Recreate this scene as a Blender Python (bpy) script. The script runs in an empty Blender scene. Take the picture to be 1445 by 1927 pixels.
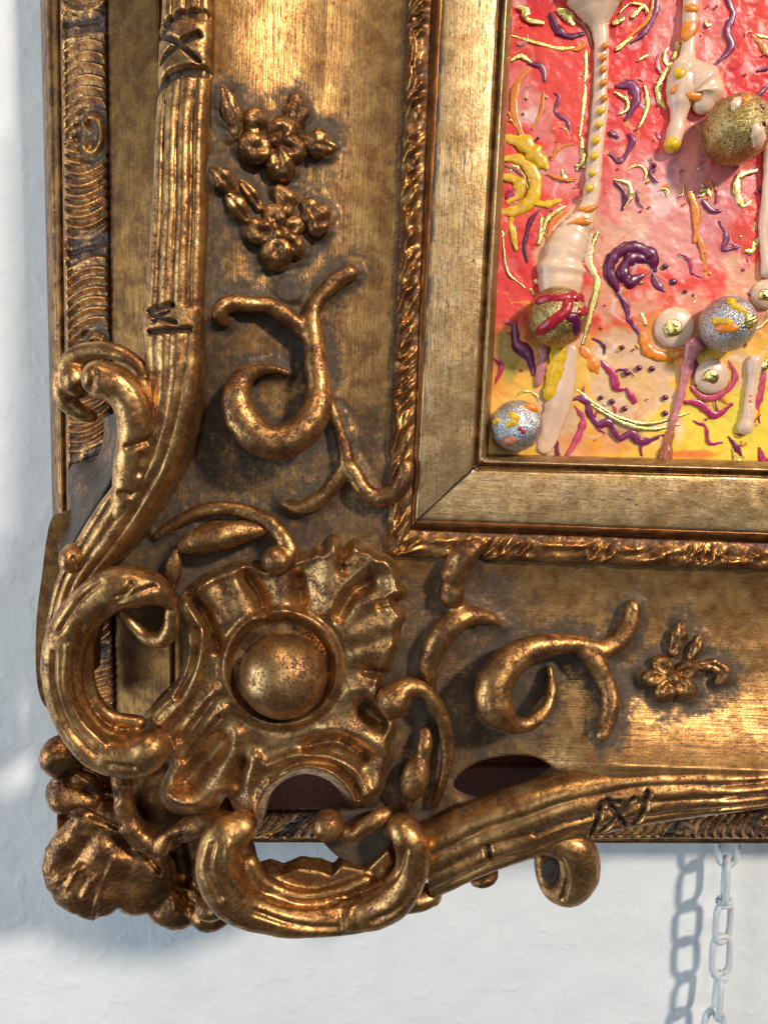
import bpy, bmesh, math, random
import numpy as np
from mathutils import Matrix, Vector
random.seed(7); RNG = np.random.RandomState(7)
SC = bpy.context.scene
COL = SC.collection
MM = 0.001
# ------------------------------------------------------------------ camera
F_PX, PW, PH, DIST = 1400.0, 1445.0, 1927.0, 310.0      # focal length in photo pixels, photo size, mm from lens to wall
_d = np.array([-408.0, 10740.0, 1400.0]); _d /= np.linalg.norm(_d)     # wall "down" seen by the camera
_r = np.array([1.0, 408.0/10740.0, 0.0]); _r /= np.linalg.norm(_r)     # wall "right"
_n = np.cross(_r, _d)                                                   # into the wall
cam = bpy.data.cameras.new("camera"); camo = bpy.data.objects.new("camera", cam); COL.objects.link(camo)
cam.sensor_fit = 'VERTICAL'; cam.sensor_height = 36; cam.lens = 36*F_PX/PH
cam.clip_start = 0.005; cam.clip_end = 50
cx = Vector((_r[0], _n[0], -_d[0])); cy = Vector((_r[1], _n[1], -_d[1])); cz = Vector((_r[2], _n[2], -_d[2]))
M3 = Matrix((cx, -cy, -cz)).transposed().to_4x4()
camo.matrix_world = Matrix.Translation((0, -DIST*MM, 0)) @ M3
SC.camera = camo
cam.dof.use_dof = True; cam.dof.focus_distance = 0.222; cam.dof.aperture_fstop = 60.0
# ------------------------------------------------------------------ world, lamps, exposure
w = bpy.data.worlds.new("World"); SC.world = w; w.use_nodes = True
bg = w.node_tree.nodes["Background"]; bg.inputs[0].default_value = (0.55, 0.78, 1.0, 1); bg.inputs[1].default_value = 0.07
def lamp(name, loc, size, power, col, target=(0, -0.05, -0.05), sy=None):
    l = bpy.data.lights.new(name, 'AREA'); l.energy = power; l.color = col
    l.shape = 'RECTANGLE' if sy else 'DISK'; l.size = size
    if sy: l.size_y = sy
    o = bpy.data.objects.new(name, l); COL.objects.link(o); o.location = loc
    o.rotation_euler = (Vector(target)-Vector(loc)).to_track_quat('-Z', 'Y').to_euler()
    return o
lamp("spot_lamp", (1.30, -1.6, 1.2), 0.22, 54, (1.0, 0.905, 0.79))
lamp("window_left", (-1.75, -0.85, -0.25), 1.3, 29, (0.70, 0.86, 1.0), sy=1.6)
lamp("window_behind", (0.12, -2.3, 0.42), 0.6, 6.5, (0.80, 0.90, 1.0), sy=0.9)
lamp("ceiling_lamp", (-0.15, -1.0, 1.9), 0.35, 12, (1.0, 0.80, 0.56))
SC.view_settings.view_transform = 'Standard'; SC.view_settings.look = 'None'
SC.view_settings.exposure = 0.0; SC.view_settings.gamma = 1.0; SC.view_settings.use_curve_mapping = False
# ------------------------------------------------------------------ helpers: photo pixel + depth from the wall -> millimetres in the place
def U(u, v, d):
    u = np.asarray(u, float); v = np.asarray(v, float); d = np.asarray(d, float)
    px = (u-PW/2)/F_PX; py = (v-PH/2)/F_PX
    X = _r[0]*px+_r[1]*py+_r[2]; Zd = _d[0]*px+_d[1]*py+_d[2]; N = _n[0]*px+_n[1]*py+_n[2]
    t = (DIST-d)/N
    return np.stack([X*t, -d+0*t, -Zd*t], -1)
def proj(p):
    X = p[:, 0]; N = p[:, 1]+DIST; Zd = -p[:, 2]
    c = np.stack([X*_r[i]+Zd*_d[i]+N*_n[i] for i in range(3)], -1)
    return c[:, 0]/c[:, 2]*F_PX+PW/2, c[:, 1]/c[:, 2]*F_PX+PH/2
def sstep(a, b, x):
    t = np.clip((x-a)/(b-a), 0, 1); return t*t*(3-2*t)
_perm = np.random.RandomState(3).permutation(4096)
_val = np.random.RandomState(4).rand(4096)*2-1
def vnoise(p):
    p = np.asarray(p, float); i = np.floor(p).astype(int); f = p-i; f = f*f*f*(f*(f*6-15)+10)
    def h(a, b, c): return _val[_perm[(_perm[(_perm[a & 4095]+b) & 4095]+c) & 4095]]
    x, y, z = i[..., 0], i[..., 1], i[..., 2]; r = 0
    for dx in (0, 1):
        for dy in (0, 1):
            for dz in (0, 1):
                wgt = (f[..., 0] if dx else 1-f[..., 0])*(f[..., 1] if dy else 1-f[..., 1])*(f[..., 2] if dz else 1-f[..., 2])
                r = r+wgt*h(x+dx, y+dy, z+dz)
    return r
def fbm(p, o=3):
    p = np.asarray(p, float); r = 0; a = 1.0
    for k in range(o): r = r+a*vnoise(p*(2**k)+17.3*k); a *= .5
    return r
def noise2(u, v, s, o=3, seed=0.0):
    return fbm(np.stack([u*s, v*s, np.full_like(u, seed, dtype=float)], -1), o)
def catmull(P, n=10):
    P = np.asarray(P, float); k = len(P)
    if k == 2:
        t = np.linspace(0, 1, n+1)[:, None]; return P[0]*(1-t)+P[1]*t
    Q = np.vstack([2*P[0]-P[1], P, 2*P[-1]-P[-2]]); out = []
    for i in range(k-1):
        a, b, c, e = Q[i], Q[i+1], Q[i+2], Q[i+3]
        for t in np.arange(n)/n:
            out.append(.5*((2*b)+(-a+c)*t+(2*a-5*b+4*c-e)*t*t+(-a+3*b-3*c+e)*t**3))
    out.append(P[-1]); return np.array(out)
def segdist(u, v, pts):
    """pixel distance from points to a polyline"""
    best = np.full(np.shape(u), 1e9)
    for (a, b) in zip(pts[:-1], pts[1:]):
        dx, dy = b[0]-a[0], b[1]-a[1]; L = dx*dx+dy*dy+1e-9
        t = np.clip(((u-a[0])*dx+(v-a[1])*dy)/L, 0, 1)
        best = np.minimum(best, np.hypot(u-a[0]-t*dx, v-a[1]-t*dy))
    return best
def inside(u, v, poly):
    r = np.zeros(np.shape(u), bool); n = len(poly)
    for i in range(n):
        x1, y1 = poly[i]; x2, y2 = poly[(i+1) % n]
        if y1 == y2: continue
        c = ((y1 > v) != (y2 > v)) & (u < (x2-x1)*(v-y1)/(y2-y1)+x1); r ^= c
    return r
def strokefield(u, v, strokes):
    h = np.zeros(np.shape(u))
    for pts, wd, amp in strokes:
        h = h+ amp*np.exp(-(segdist(u, v, catmull(pts, 5))/wd)**2)
    return h
# ------------------------------------------------------------------ mesh / object helpers
def make(name, verts_mm, faces, mat, parent=None, smooth=True, attrs=None, label=None):
    me = bpy.data.meshes.new(name)
    me.from_pydata((np.asarray(verts_mm)*MM).tolist(), [], [tuple(int(i) for i in f) for f in faces]); me.update()
    if smooth: me.polygons.foreach_set('use_smooth', [True]*len(me.polygons))
    for k, val in (attrs or {}).items():
        val = np.asarray(val, float)
        if val.ndim == 1:
            a = me.attributes.new(k, 'FLOAT', 'POINT'); a.data.foreach_set('value', val)
        elif val.shape[1] == 3:
            a = me.attributes.new(k, 'FLOAT_VECTOR', 'POINT'); a.data.foreach_set('vector', val.ravel())
        else:
            a = me.attributes.new(k, 'FLOAT_COLOR', 'POINT'); a.data.foreach_set('color', val.ravel())
    me.materials.append(mat)
    o = bpy.data.objects.new(name, me); COL.objects.link(o)
    if parent is not None: attach(o, parent)
    if label: o['label'] = label
    return o
def attach(o, parent):
    o.parent = parent; L = Vector((0, 0, 0)); q = parent
    while q is not None:
        if q.type == 'EMPTY': L = Vector(q['base'])
        q = q.parent
    if parent.type == 'EMPTY': o.matrix_parent_inverse = Matrix.Translation(-L)
def thing(name, label, cat, base):
    e = bpy.data.objects.new(name, None); COL.objects.link(e); e.empty_display_size = .01
    e.location = base; e['base'] = tuple(base); e['label'] = label; e['category'] = cat
    return e
def tube_geo(C, R, n=14, flat=1.0, cap=True):
    """closed swept tube; C mm centres, R mm radii; flat squashes it along the depth axis"""
    C = np.asarray(C, float); R = np.asarray(R, float)
    T = np.gradient(C, axis=0); T /= np.linalg.norm(T, axis=1)[:, None]+1e-9
    if cap:
        ph = np.radians([72, 48, 24])
        C = np.vstack([[C[0]-T[0]*R[0]*math.sin(a) for a in ph], C, [C[-1]+T[-1]*R[-1]*math.sin(a) for a in ph[::-1]]])
        R2 = np.concatenate([[R[0]*math.cos(a) for a in ph], R, [R[-1]*math.cos(a) for a in ph[::-1]]])
        T = np.vstack([np.repeat(T[:1], 3, 0), T, np.repeat(T[-1:], 3, 0)]); R = R2
    Y = np.array([0, -1.0, 0]); S = np.cross(T, Y); L = np.linalg.norm(S, axis=1)
    S[L < .05] = (1, 0, 0); S /= np.linalg.norm(S, axis=1)[:, None]
    B = np.cross(S, T)
    a = np.arange(n)*2*math.pi/n
    V = C[:, None, :]+R[:, None, None]*(np.cos(a)[None, :, None]*S[:, None, :]+flat*np.sin(a)[None, :, None]*B[:, None, :])
    m = len(C); V = V.reshape(-1, 3); fs = []
    for i in range(m-1):
        for j in range(n):
            k = (j+1) % n; fs.append((i*n+j, i*n+k, (i+1)*n+k, (i+1)*n+j))
    fs.append(tuple(range(n))[::-1]); fs.append(tuple((m-1)*n+j for j in range(n)))
    return V, fs
def tube_px(pts, flat=1.0, n=14, sub=7, ragged=0.0):
    """pts: (u, v, depth mm, radius px)"""
    Q = catmull(np.array(pts, float), sub); Q[:, 3] = np.maximum(Q[:, 3], .8)
    C = U(Q[:, 0], Q[:, 1], Q[:, 2]); R = Q[:, 3]*(DIST-Q[:, 2])/F_PX
    if ragged: R = R*(1+ragged*vnoise(np.stack([C[:, 0]*.8, C[:, 2]*.8, C[:, 1]*.3], -1)))
    return tube_geo(C, R, n, flat)
def ell(u, v, d, a_px, b_px, ang=0.0, hz=None):
    """ellipsoid blob: half axes in px, hz = half depth in mm"""
    s = (DIST-d)/F_PX; hz = hz if hz else min(a_px, b_px)*s
    nl, nm = 10, 16; V = []; c = U(u, v, d); ca, sa = math.cos(ang), math.sin(ang)
    for i in range(nl+1):
        th = math.pi*i/nl
        for j in range(nm):
            ph = 2*math.pi*j/nm
            x = a_px*s*math.sin(th)*math.cos(ph); z = b_px*s*math.sin(th)*math.sin(ph); y = -hz*math.cos(th)
            V.append(c+np.array([x*ca-z*sa, y, -(x*sa+z*ca)]))
    fs = []
    for i in range(nl):
        for j in range(nm):
            k = (j+1) % nm; fs.append((i*nm+j, i*nm+k, (i+1)*nm+k, (i+1)*nm+j))
    return np.array(V), fs
def join(geos):
    V = []; Fc = []; o = 0
    for v, f in geos:
        V.append(v); Fc += [tuple(i+o for i in q) for q in f]; o += len(v)
    return np.vstack(V), Fc
def plate_geo(poly, df, db):
    """extruded outline, front at depth df, back at db"""
    poly = np.array(poly, float); n = len(poly)
    a = U(poly[:, 0], poly[:, 1], np.full(n, df)); b = a.copy(); b[:, 1] = -db
    f = [tuple(range(n)), tuple(range(2*n-1, n-1, -1))]+[(i, n+i, n+(i+1) % n, (i+1) % n) for i in range(n)]
    return np.vstack([a, b]), f
def fuse(name, geos, mat, parent, voxel=.55, smooth=5, carve=(), lump=.18, lumpscale=.25, fine=.05, dust_shade_fn=None, label=None):
    """melt closed shapes into one cast-looking surface, carve it, roughen it"""
    V, Fc = join(geos)
    me = bpy.data.meshes.new('tmp'); me.from_pydata(V.tolist(), [], Fc)
    bm = bmesh.new(); bm.from_mesh(me)
    bmesh.ops.triangulate(bm, faces=[f for f in bm.faces if len(f.verts) > 4])
    bmesh.ops.remove_doubles(bm, verts=bm.verts, dist=1e-4)
    bmesh.ops.recalc_face_normals(bm, faces=bm.faces); bm.to_mesh(me); bm.free()
    o = bpy.data.objects.new('tmp', me); COL.objects.link(o)
    m = o.modifiers.new('r', 'REMESH'); m.mode = 'VOXEL'; m.voxel_size = voxel
    m = o.modifiers.new('s', 'SMOOTH'); m.iterations = smooth; m.factor = .5
    ev = o.evaluated_get(bpy.context.evaluated_depsgraph_get()); m2 = ev.to_mesh()
    nv = len(m2.vertices); P = np.empty(nv*3); m2.vertices.foreach_get('co', P); P = P.reshape(-1, 3)
    N = np.empty(nv*3); m2.vertices.foreach_get('normal', N); N = N.reshape(-1, 3)
    faces = [tuple(p.vertices) for p in m2.polygons]
    ev.to_mesh_clear(); bpy.data.objects.remove(o); bpy.data.meshes.remove(me)
    off = lump*fbm(P*lumpscale, 2)+fine*fbm(P*1.3, 2)
    if carve:
        u, v = proj(P); off = off+strokefield(u, v, carve)*np.clip(-N[:, 1]*1.5, 0, 1)
    P = P+N*off[:, None]
    attrs = {}
    u, v = proj(P)
    attrs['dust'] = dust_shade_fn(u, v, P, N) if dust_shade_fn else np.zeros(nv)  # real wash on the carvings, plus the shade painted into the volute
    return make(name, P, faces, mat, parent, attrs=attrs, label=label)
def grid_faces(m, n, keep=None):
    i, j = np.meshgrid(np.arange(m-1), np.arange(n-1), indexing='ij')
    a = (i*n+j).ravel(); q = np.stack([a, a+1, a+n+1, a+n], -1)
    return q if keep is None else q[keep.ravel()]
def strip(name, A, B, prof, mat, parent, step=3.0, nt=24, skirt=6.0, skirtb=None, ends=True, label=None, dust=None, ext=None):
    """moulding length: A, B = edge polylines (u, v, depth) of one and the other long edge; prof(s_mm, t, u, v) = height mm toward the viewer"""
    A = np.array(A, float); B = np.array(B, float)
    a = catmull(A, 24) if len(A) > 2 else A; b = catmull(B, 24) if len(B) > 2 else B
    def resample(p, n):
        L = np.concatenate([[0], np.cumsum(np.hypot(*(np.diff(p[:, :2], axis=0).T)))]); L /= L[-1]
        return np.stack([np.interp(np.linspace(0, 1, n), L, p[:, k]) for k in range(3)], -1)
    ln = max(np.hypot(*(np.diff(a[:, :2], axis=0).T)).sum(), np.hypot(*(np.diff(b[:, :2], axis=0).T)).sum())
    n = max(3, int(ln/step)); a = resample(a, n); b = resample(b, n)
    a3 = U(*a.T); b3 = U(*b.T)
    t = np.linspace(0, 1, nt)[None, :, None]
    P = a3[:, None, :]*(1-t)+b3[:, None, :]*t
    mid = (a3+b3)/2; s = np.concatenate([[0], np.cumsum(np.linalg.norm(np.diff(mid, axis=0), axis=1))])
    wmm = np.linalg.norm(b3-a3, axis=1)
    S = np.repeat(s[:, None], nt, 1); T = np.repeat(np.linspace(0, 1, nt)[None], n, 0); Wd = T*wmm[:, None]
    up = np.array([0, -1.0, 0]); uu, vv = proj(P.reshape(-1, 3)); uu = uu.reshape(n, nt); vv = vv.reshape(n, nt)
    H = prof(S, T, uu, vv)
    P = P+up*H[..., None]
    st = np.stack([S, Wd, 0*S], -1)
    dst = dust(S, T, uu, vv) if dust else np.zeros_like(S)
    # skirts
    ska = P[:, 0, :].copy(); ska[:, 1] += skirt; skb = P[:, -1, :].copy(); skb[:, 1] += (skirt if skirtb is None else skirtb)
    P = np.concatenate([ska[:, None], P, skb[:, None]], 1)
    st = np.concatenate([st[:, :1], st, st[:, -1:]], 1); dst = np.concatenate([dst[:, :1], dst, dst[:, -1:]], 1)
    k = nt+2; f = grid_faces(n, k).tolist()
    f.append(tuple(range(k))); f.append(tuple((n-1)*k+j for j in range(k))[::-1])
    f += [(i*k, (i+1)*k, (i+1)*k+k-1, i*k+k-1) for i in range(n-1)]
    return make(name, P.reshape(-1, 3), f, mat, parent, attrs={'st': st.reshape(-1, 3), 'dust': dst.ravel()}, label=label)
# ------------------------------------------------------------------ materials
class NT:
    def __init__(s, name):
        s.m = bpy.data.materials.new(name); s.m.use_nodes = True; s.t = s.m.node_tree; s.p = s.t.nodes['Principled BSDF']
    def n(s, typ, **kw):
        o = s.t.nodes.new(typ)
        for k, v in kw.items():
            if hasattr(o, k): setattr(o, k, v)
            else: o.inputs[k].default_value = v
        return o
    def l(s, a, b): s.t.links.new(a, b)
    def put(s, sock, v):
        if hasattr(v, 'is_output') or isinstance(v, bpy.types.NodeSocket): s.l(v, sock)
        else: sock.default_value = v
    def math(s, op, a, b=0.0, c=None, clamp=False):
        o = s.n('ShaderNodeMath', operation=op); o.use_clamp = clamp
        s.put(o.inputs[0], a); s.put(o.inputs[1], b)
        if c is not None: s.put(o.inputs[2], c)
        return o.outputs[0]
    def mix(s, f, a, b):
        o = s.n('ShaderNodeMix', data_type='RGBA'); s.put(o.inputs[0], f)
        for i, v in ((6, a), (7, b)): s.put(o.inputs[i], v if not isinstance(v, tuple) else (*v, 1))
        return o.outputs[2]
    def ramp(s, x, lo, hi):
        o = s.n('ShaderNodeMapRange', interpolation_type='SMOOTHSTEP'); s.put(o.inputs[0], x); o.inputs[1].default_value = lo; o.inputs[2].default_value = hi
        return o.outputs[0]
    def obj(s, scale=(1000, 1000, 1000)):
        c = s.n('ShaderNodeTexCoord'); return s.vscale(c.outputs['Object'], scale)
    def vscale(s, vec, scale):
        o = s.n('ShaderNodeVectorMath', operation='MULTIPLY'); s.l(vec, o.inputs[0]); o.inputs[1].default_value = scale; return o.outputs[0]
    def noise(s, vec, scale, detail=3, rough=.55, dist=0.0):
        o = s.n('ShaderNodeTexNoise'); s.l(vec, o.inputs['Vector']); o.inputs['Scale'].default_value = scale
        o.inputs['Detail'].default_value = detail; o.inputs['Roughness'].default_value = rough; o.inputs['Distortion'].default_value = dist
        return o.outputs[0]
    def attr(s, name):
        o = s.n('ShaderNodeAttribute'); o.attribute_name = name; return o
    def bump(s, h, strength, dist_mm, prev=None):
        o = s.n('ShaderNodeBump'); s.l(h, o.inputs['Height']); o.inputs['Strength'].default_value = strength; o.inputs['Distance'].default_value = dist_mm*MM
        if prev: s.l(prev, o.inputs['Normal'])
        return o.outputs[0]
def gold(name, light=(.88, .56, .20), deep=(.46, .21, .06), umber=(.055, .026, .012), wear=.5, streak=0.0, bole=.0, rough=.30, bumpk=1.0, crack=0.0, dustcol=(.13, .105, .082), pits=.5):
    k = NT(name); v = k.obj()
    blotch = k.noise(v, .16, 4, .6, .6); mid = k.noise(v, .75, 4, .6); speck = k.noise(v, 1.5, 5, .75)
    if streak:
        st = k.attr('st').outputs['Vector']
        s1 = k.noise(k.vscale(st, (.05, 2.6, 1)), 1.0, 4, .7); s2 = k.noise(k.vscale(st, (.22, 5.5, 1)), 1.0, 3, .7)
        sm = k.math('ADD', k.math('MULTIPLY', s1, .6), k.math('MULTIPLY', s2, .4))
    c = k.mix(k.ramp(blotch, .32, .68), deep, light)
    e = k.math('ADD', k.math('MULTIPLY', speck, .5), k.math('ADD', k.math('MULTIPLY', mid, .32), k.math('MULTIPLY', blotch, .18)))
    if streak: e = k.math('ADD', k.math('MULTIPLY', e, 1-streak), k.math('MULTIPLY', sm, streak))
    lo = .33+.2*wear
    worn = k.ramp(e, lo+.10, lo-.07)                      # 1 where the leaf is rubbed through to umber toning
    c = k.mix(k.math('MULTIPLY', worn, .88), c, umber)
    pn = k.math('ADD', k.math('MULTIPLY', k.noise(k.vscale(k.attr('st').outputs['Vector'], (.30, 1.9, 1)) if streak >= .6 else v, 1.05, 5, .78), .75), k.math('MULTIPLY', blotch, .25)); pit = k.math('MULTIPLY', k.ramp(pn, .425+.08*pits, .385+.08*pits), .86); c = k.mix(pit, c, umber)
    worn = k.math('MAXIMUM', worn, pit)
    metal = k.math('SUBTRACT', 1.0, k.math('MULTIPLY', worn, .75))
    if bole:
        rb = k.ramp(k.noise(v, .22, 3, .6, .4), .71-bole*.2, .735-bole*.2)
        c = k.mix(rb, c, (.13, .012, .016)); metal = k.math('MULTIPLY', metal, k.math('SUBTRACT', 1.0, rb))
    if crack:
        st = k.attr('st').outputs['Vector']
        wv = k.noise(k.vscale(st, (.035, .55, 1)), 1.0, 2, .5, .2)
        cr = k.math('MULTIPLY', k.ramp(k.math('ABSOLUTE', k.math('SUBTRACT', wv, .5)), .011, .003), k.ramp(blotch, .46, .56))
        cr = k.math('MULTIPLY', cr, crack); c = k.mix(cr, c, (.02, .012, .008)); metal = k.math('MULTIPLY', metal, k.math('SUBTRACT', 1.0, cr))
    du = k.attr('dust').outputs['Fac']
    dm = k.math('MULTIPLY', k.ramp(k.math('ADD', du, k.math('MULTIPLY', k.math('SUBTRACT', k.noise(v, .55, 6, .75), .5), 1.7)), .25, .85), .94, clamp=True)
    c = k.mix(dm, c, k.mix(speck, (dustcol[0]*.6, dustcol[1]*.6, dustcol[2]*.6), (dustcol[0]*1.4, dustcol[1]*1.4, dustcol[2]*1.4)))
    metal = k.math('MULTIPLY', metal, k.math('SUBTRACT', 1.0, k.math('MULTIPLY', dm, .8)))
    k.l(c, k.p.inputs['Base Color']); k.l(metal, k.p.inputs['Metallic'])
    r = k.math('ADD', k.math('MULTIPLY', mid, .22), k.math('ADD', rough-.13, k.math('ADD', k.math('ADD', k.math('MULTIPLY', worn, .20), k.math('MULTIPLY', k.ramp(k.noise(v, .09, 3, .6, .5), .45, .65), .12)), k.math('MULTIPLY', dm, .25))))
    k.l(r, k.p.inputs['Roughness'])
    k.p.inputs['Specular IOR Level'].default_value = .45
    b = k.bump(speck, .35*bumpk, .22); b = k.bump(mid, .35*bumpk, .5, b)
    if streak: b = k.bump(sm, .5*bumpk*streak, .2, b)
    k.l(b, k.p.inputs['Normal'])
    return k.m
def plain(name, col, rough=.4, spec=.5, var=.25, metal=0.0, bumpk=.3, bscale=1.0, coat=0.0, sss=0.0):
    k = NT(name); v = k.obj(); a = k.noise(v, .6*bscale, 4, .6); b2 = k.noise(v, 2.5*bscale, 3, .6)
    f = k.math('ADD', k.math('MULTIPLY', a, .6), k.math('MULTIPLY', b2, .4))
    c = k.mix(k.ramp(f, .3, .7), tuple(x*(1-var) for x in col), tuple(min(1, x*(1+var)) for x in col)); k.l(c, k.p.inputs['Base Color'])
    k.p.inputs['Roughness'].default_value = rough; k.p.inputs['Metallic'].default_value = metal; k.p.inputs['Specular IOR Level'].default_value = spec
    k.p.inputs['Coat Weight'].default_value = coat; k.p.inputs['Coat Roughness'].default_value = .15
    if sss:
        k.p.inputs['Subsurface Weight'].default_value = sss; k.p.inputs['Subsurface Radius'].default_value = (.004, .002, .001); k.p.inputs['Subsurface Scale'].default_value = .6
    k.l(k.bump(f, bumpk, .3), k.p.inputs['Normal'])
    return k.m
DK = (.030, .015, .009)
UM = (.034, .014, .006)
GR = (.064, .046, .031)
G_RAIL = gold('gilt_rail', pits=.5, light=(.62, .345, .125), deep=(.34, .14, .042), umber=UM, wear=.46, bole=.09, rough=.35, bumpk=.35, dustcol=DK)
G_ORN = gold('gilt_ornament', pits=.75, light=(.56, .295, .10), deep=(.28, .105, .031), umber=UM, wear=.56, bole=.04, rough=.35, bumpk=.5, dustcol=GR)
G_SHELL = gold('gilt_shell', pits=.8, light=(.66, .385, .15), deep=(.37, .16, .052), umber=UM, wear=.54, rough=.35, bumpk=.4, dustcol=GR)
G_COVE = gold('gilt_cove', pits=.05, light=(.60, .335, .115), deep=(.38, .175, .05), umber=UM, wear=.70, streak=.68, rough=.37, bumpk=.45, dustcol=GR)
G_LINER = gold('gilt_liner', pits=-.1, light=(.64, .42, .20), deep=(.44, .255, .10), umber=UM, wear=.62, streak=.65, rough=.31, crack=1.0, bumpk=.4, dustcol=(.07, .065, .062))
G_BAND = gold('gilt_band', pits=.1, light=(.30, .145, .036), deep=(.17, .07, .017), umber=UM, wear=.60, streak=.7, rough=.38, bumpk=.5)
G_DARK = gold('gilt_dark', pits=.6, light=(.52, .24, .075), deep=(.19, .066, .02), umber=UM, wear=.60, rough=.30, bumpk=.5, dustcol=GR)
G_STRIP = gold('gilt_strip', pits=.3, light=(.66, .33, .10), deep=(.32, .12, .034), umber=UM, wear=.45, rough=.27, bumpk=.3, dustcol=(.040, .017, .009))
G_OUT = gold('gilt_outer', pits=.3, light=(.48, .23, .065), deep=(.19, .075, .022), umber=UM, wear=.58, streak=.35, rough=.33, bumpk=.5, dustcol=DK)
G_BEADING = gold('gilt_beading', pits=.5, light=(.56, .275, .08), deep=(.27, .098, .026), umber=UM, wear=.50, rough=.29, bumpk=.35, dustcol=(.060, .022, .009))
M_BROWN = gold('brown_wash', pits=.2, light=(.28, .10, .025), deep=(.14, .046, .013), umber=(.04, .016, .008), wear=.45, streak=.6, rough=.36, bumpk=.4)
M_SHADED_REDWOOD = plain('shaded_redwood', (.17, .05, .03), rough=.6, spec=.15, var=.5, bumpk=.2)  # red wood tone, darkened to carry the shade inside the frame
M_BLACK = plain('joint_shade_black', (.016, .013, .011), rough=.8, var=.4)  # dark mitre joint, and black painted for shade in the leaf gap
# wall paint with knock-down texture
k = NT('wall_paint'); v = k.obj()
a = k.noise(v, .045, 3, .5); b = k.noise(v, .13, 2, .45); cfine = k.noise(v, .9, 3, .6)
k.l(k.mix(k.ramp(a, .3, .7), (.79, .785, .77), (.83, .825, .81)), k.p.inputs['Base Color'])
k.p.inputs['Roughness'].default_value = .55; k.p.inputs['Specular IOR Level'].default_value = .3
nb = k.bump(k.ramp(b, .52, .72), .2, .9); nb = k.bump(a, .4, 3.0, nb); nb = k.bump(cfine, .18, .4, nb); k.l(nb, k.p.inputs['Normal'])
M_WALL = k.m
# ================================================================== THE SETTING
o = make('wall', [(-1500, 0, -1500), (1500, 0, -1500), (1500, 0, 1500), (-1500, 0, 1500)], [(0, 1, 2, 3)], M_WALL, smooth=False); o['kind'] = 'structure'
# ================================================================== PICTURE FRAME
FR = thing('picture_frame', 'ornate antique gilt picture frame with carved scrolls and shell corner on white wall', 'picture frame', (0.1, 0, -0.2))
VT = -520.0; UR = 1800.0                                   # run past the photo's top and right edges
def lineL(x0, x880): return lambda v: x0+(x880-x0)*v/880.0
def lineB(y900, y1445): return lambda u: y900+(y1445-y900)*(u-900)/545.0
def corner(fl, fb):
    u, v = 800.0, 1000.0
    for _ in range(30): u = fl(v); v = fb(u)
    return u, v
class Ln:
    """one moulding line: left run, bottom run, depth"""
    def __init__(s, x0, x880, y900, y1445, d):
        s.L = lineL(x0, x880); s.B = lineB(y900, y1445); s.d = d; s.c = corner(s.L, s.B)
    def left(s): return [(s.L(VT), VT, s.d), (s.c[0], s.c[1], s.d)]
    def bottom(s): return [(s.c[0], s.c[1], s.d), (UR, s.B(UR), s.d)]
sight = Ln(965.3, 917, 854.3, 868.8, 84.0)
cap1 = Ln(948, 901, 871, 887, 88.0)
cap2 = Ln(937, 890, 884, 898, 87.0)
linO = Ln(832.4, 787, 983, 1002.8, 88.6)
wallI = Ln(812, 777.5, 1002, 1022, 88.0)
beadO = Ln(766, 733, 1053, 1073, 88.0)
flat = lambda S, T, u, v: 0*S
def two(name, A, B, fnL, fnB, mat, **kw):
    strip(name, A.left(), B.left(), fnL, mat, FR, **kw)
    strip(name, A.bottom(), B.bottom(), fnB, mat, FR, **kw)
f_cap = lambda S, T, u, v: 1.3*np.sqrt(np.clip(1-(2*T-1)**2, 0, 1))
two('sight_edge', sight, cap1, f_cap, f_cap, G_LINER, nt=8, step=8, skirt=8)
f_groove = lambda S, T, u, v: -1.6*np.sin(np.pi*T)
two('sight_groove', cap1, cap2, f_groove, f_groove, G_OUT, nt=6, step=8, skirt=6)
f_lin = lambda S, T, u, v: .35*np.sin(np.pi*T)**.5+.06*noise2(S, T*16, .12, 2)
two('liner', cap2, linO, f_lin, f_lin, G_LINER, nt=20, step=4, skirt=8,
    dust=lambda S, T, u, v: np.clip((T-.86)/.14, 0, 1)*.9*(.5+.8*noise2(S, T*3, .15, 3, 3.0)))
f_wall = lambda S, T, u, v: .3*np.sin(np.pi*T)+.05*vnoise(np.stack([S*.3, T*5, T*0], -1))
two('liner_side', linO, wallI, f_wall, f_wall, M_BROWN, nt=8, step=5, skirt=6)
make('mitre_joint', *tube_px([(784, 982, 89.0, 1.6), (850, 918, 88.6, 1.5), (893, 880, 88.2, 1.5), (917, 855, 86.4, 1.3)]), M_BLACK, FR)
def f_beading(seed):
    def f(S, T, u, v):
        j = noise2(S, T*0, .05, 2, seed); x = S/9.0+1.3*j; ph = x % 1.0; kx = np.floor(x)
        rnd = vnoise(np.stack([kx*.73+seed, kx*0+.5, kx*0+.5], -1))
        line = 1.7*np.exp(-((T-.74-.07*np.sin(6.28*x*1.3)-.05*j)/.13)**2)*(.55+.45*np.sin(6.28*x+1.5*rnd))
        knob = 1.8*np.exp(-(((ph-.35-.12*rnd)/.13)**2+((T-.48-.16*rnd)/.19)**2))
        leafb = 1.2*np.exp(-(((ph-.75)/.16)**2+((T-.36-.12*rnd)/.13)**2))
        pit = 1.3*np.exp(-(((ph-.10)/.07)**2+((T-.55)/.2)**2))
        return 1.1*np.sin(np.pi*T)**.6+np.maximum(line, 0)+knob+leafb-pit+.45*noise2(S, T*6.5, .35, 2, seed+2)
    return f
for ln_, sd_ in ((Ln.left, 1.0), (Ln.bottom, 5.0)):
    strip('carved_beading', ln_(wallI), ln_(beadO), f_beading(sd_), G_BEADING, FR, nt=26, step=2.2, skirt=6, dust=lambda S, T, u, v, q=sd_: np.clip(.85-.30*f_beading(q)(S, T, u, v), 0, 1)*.9)
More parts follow.
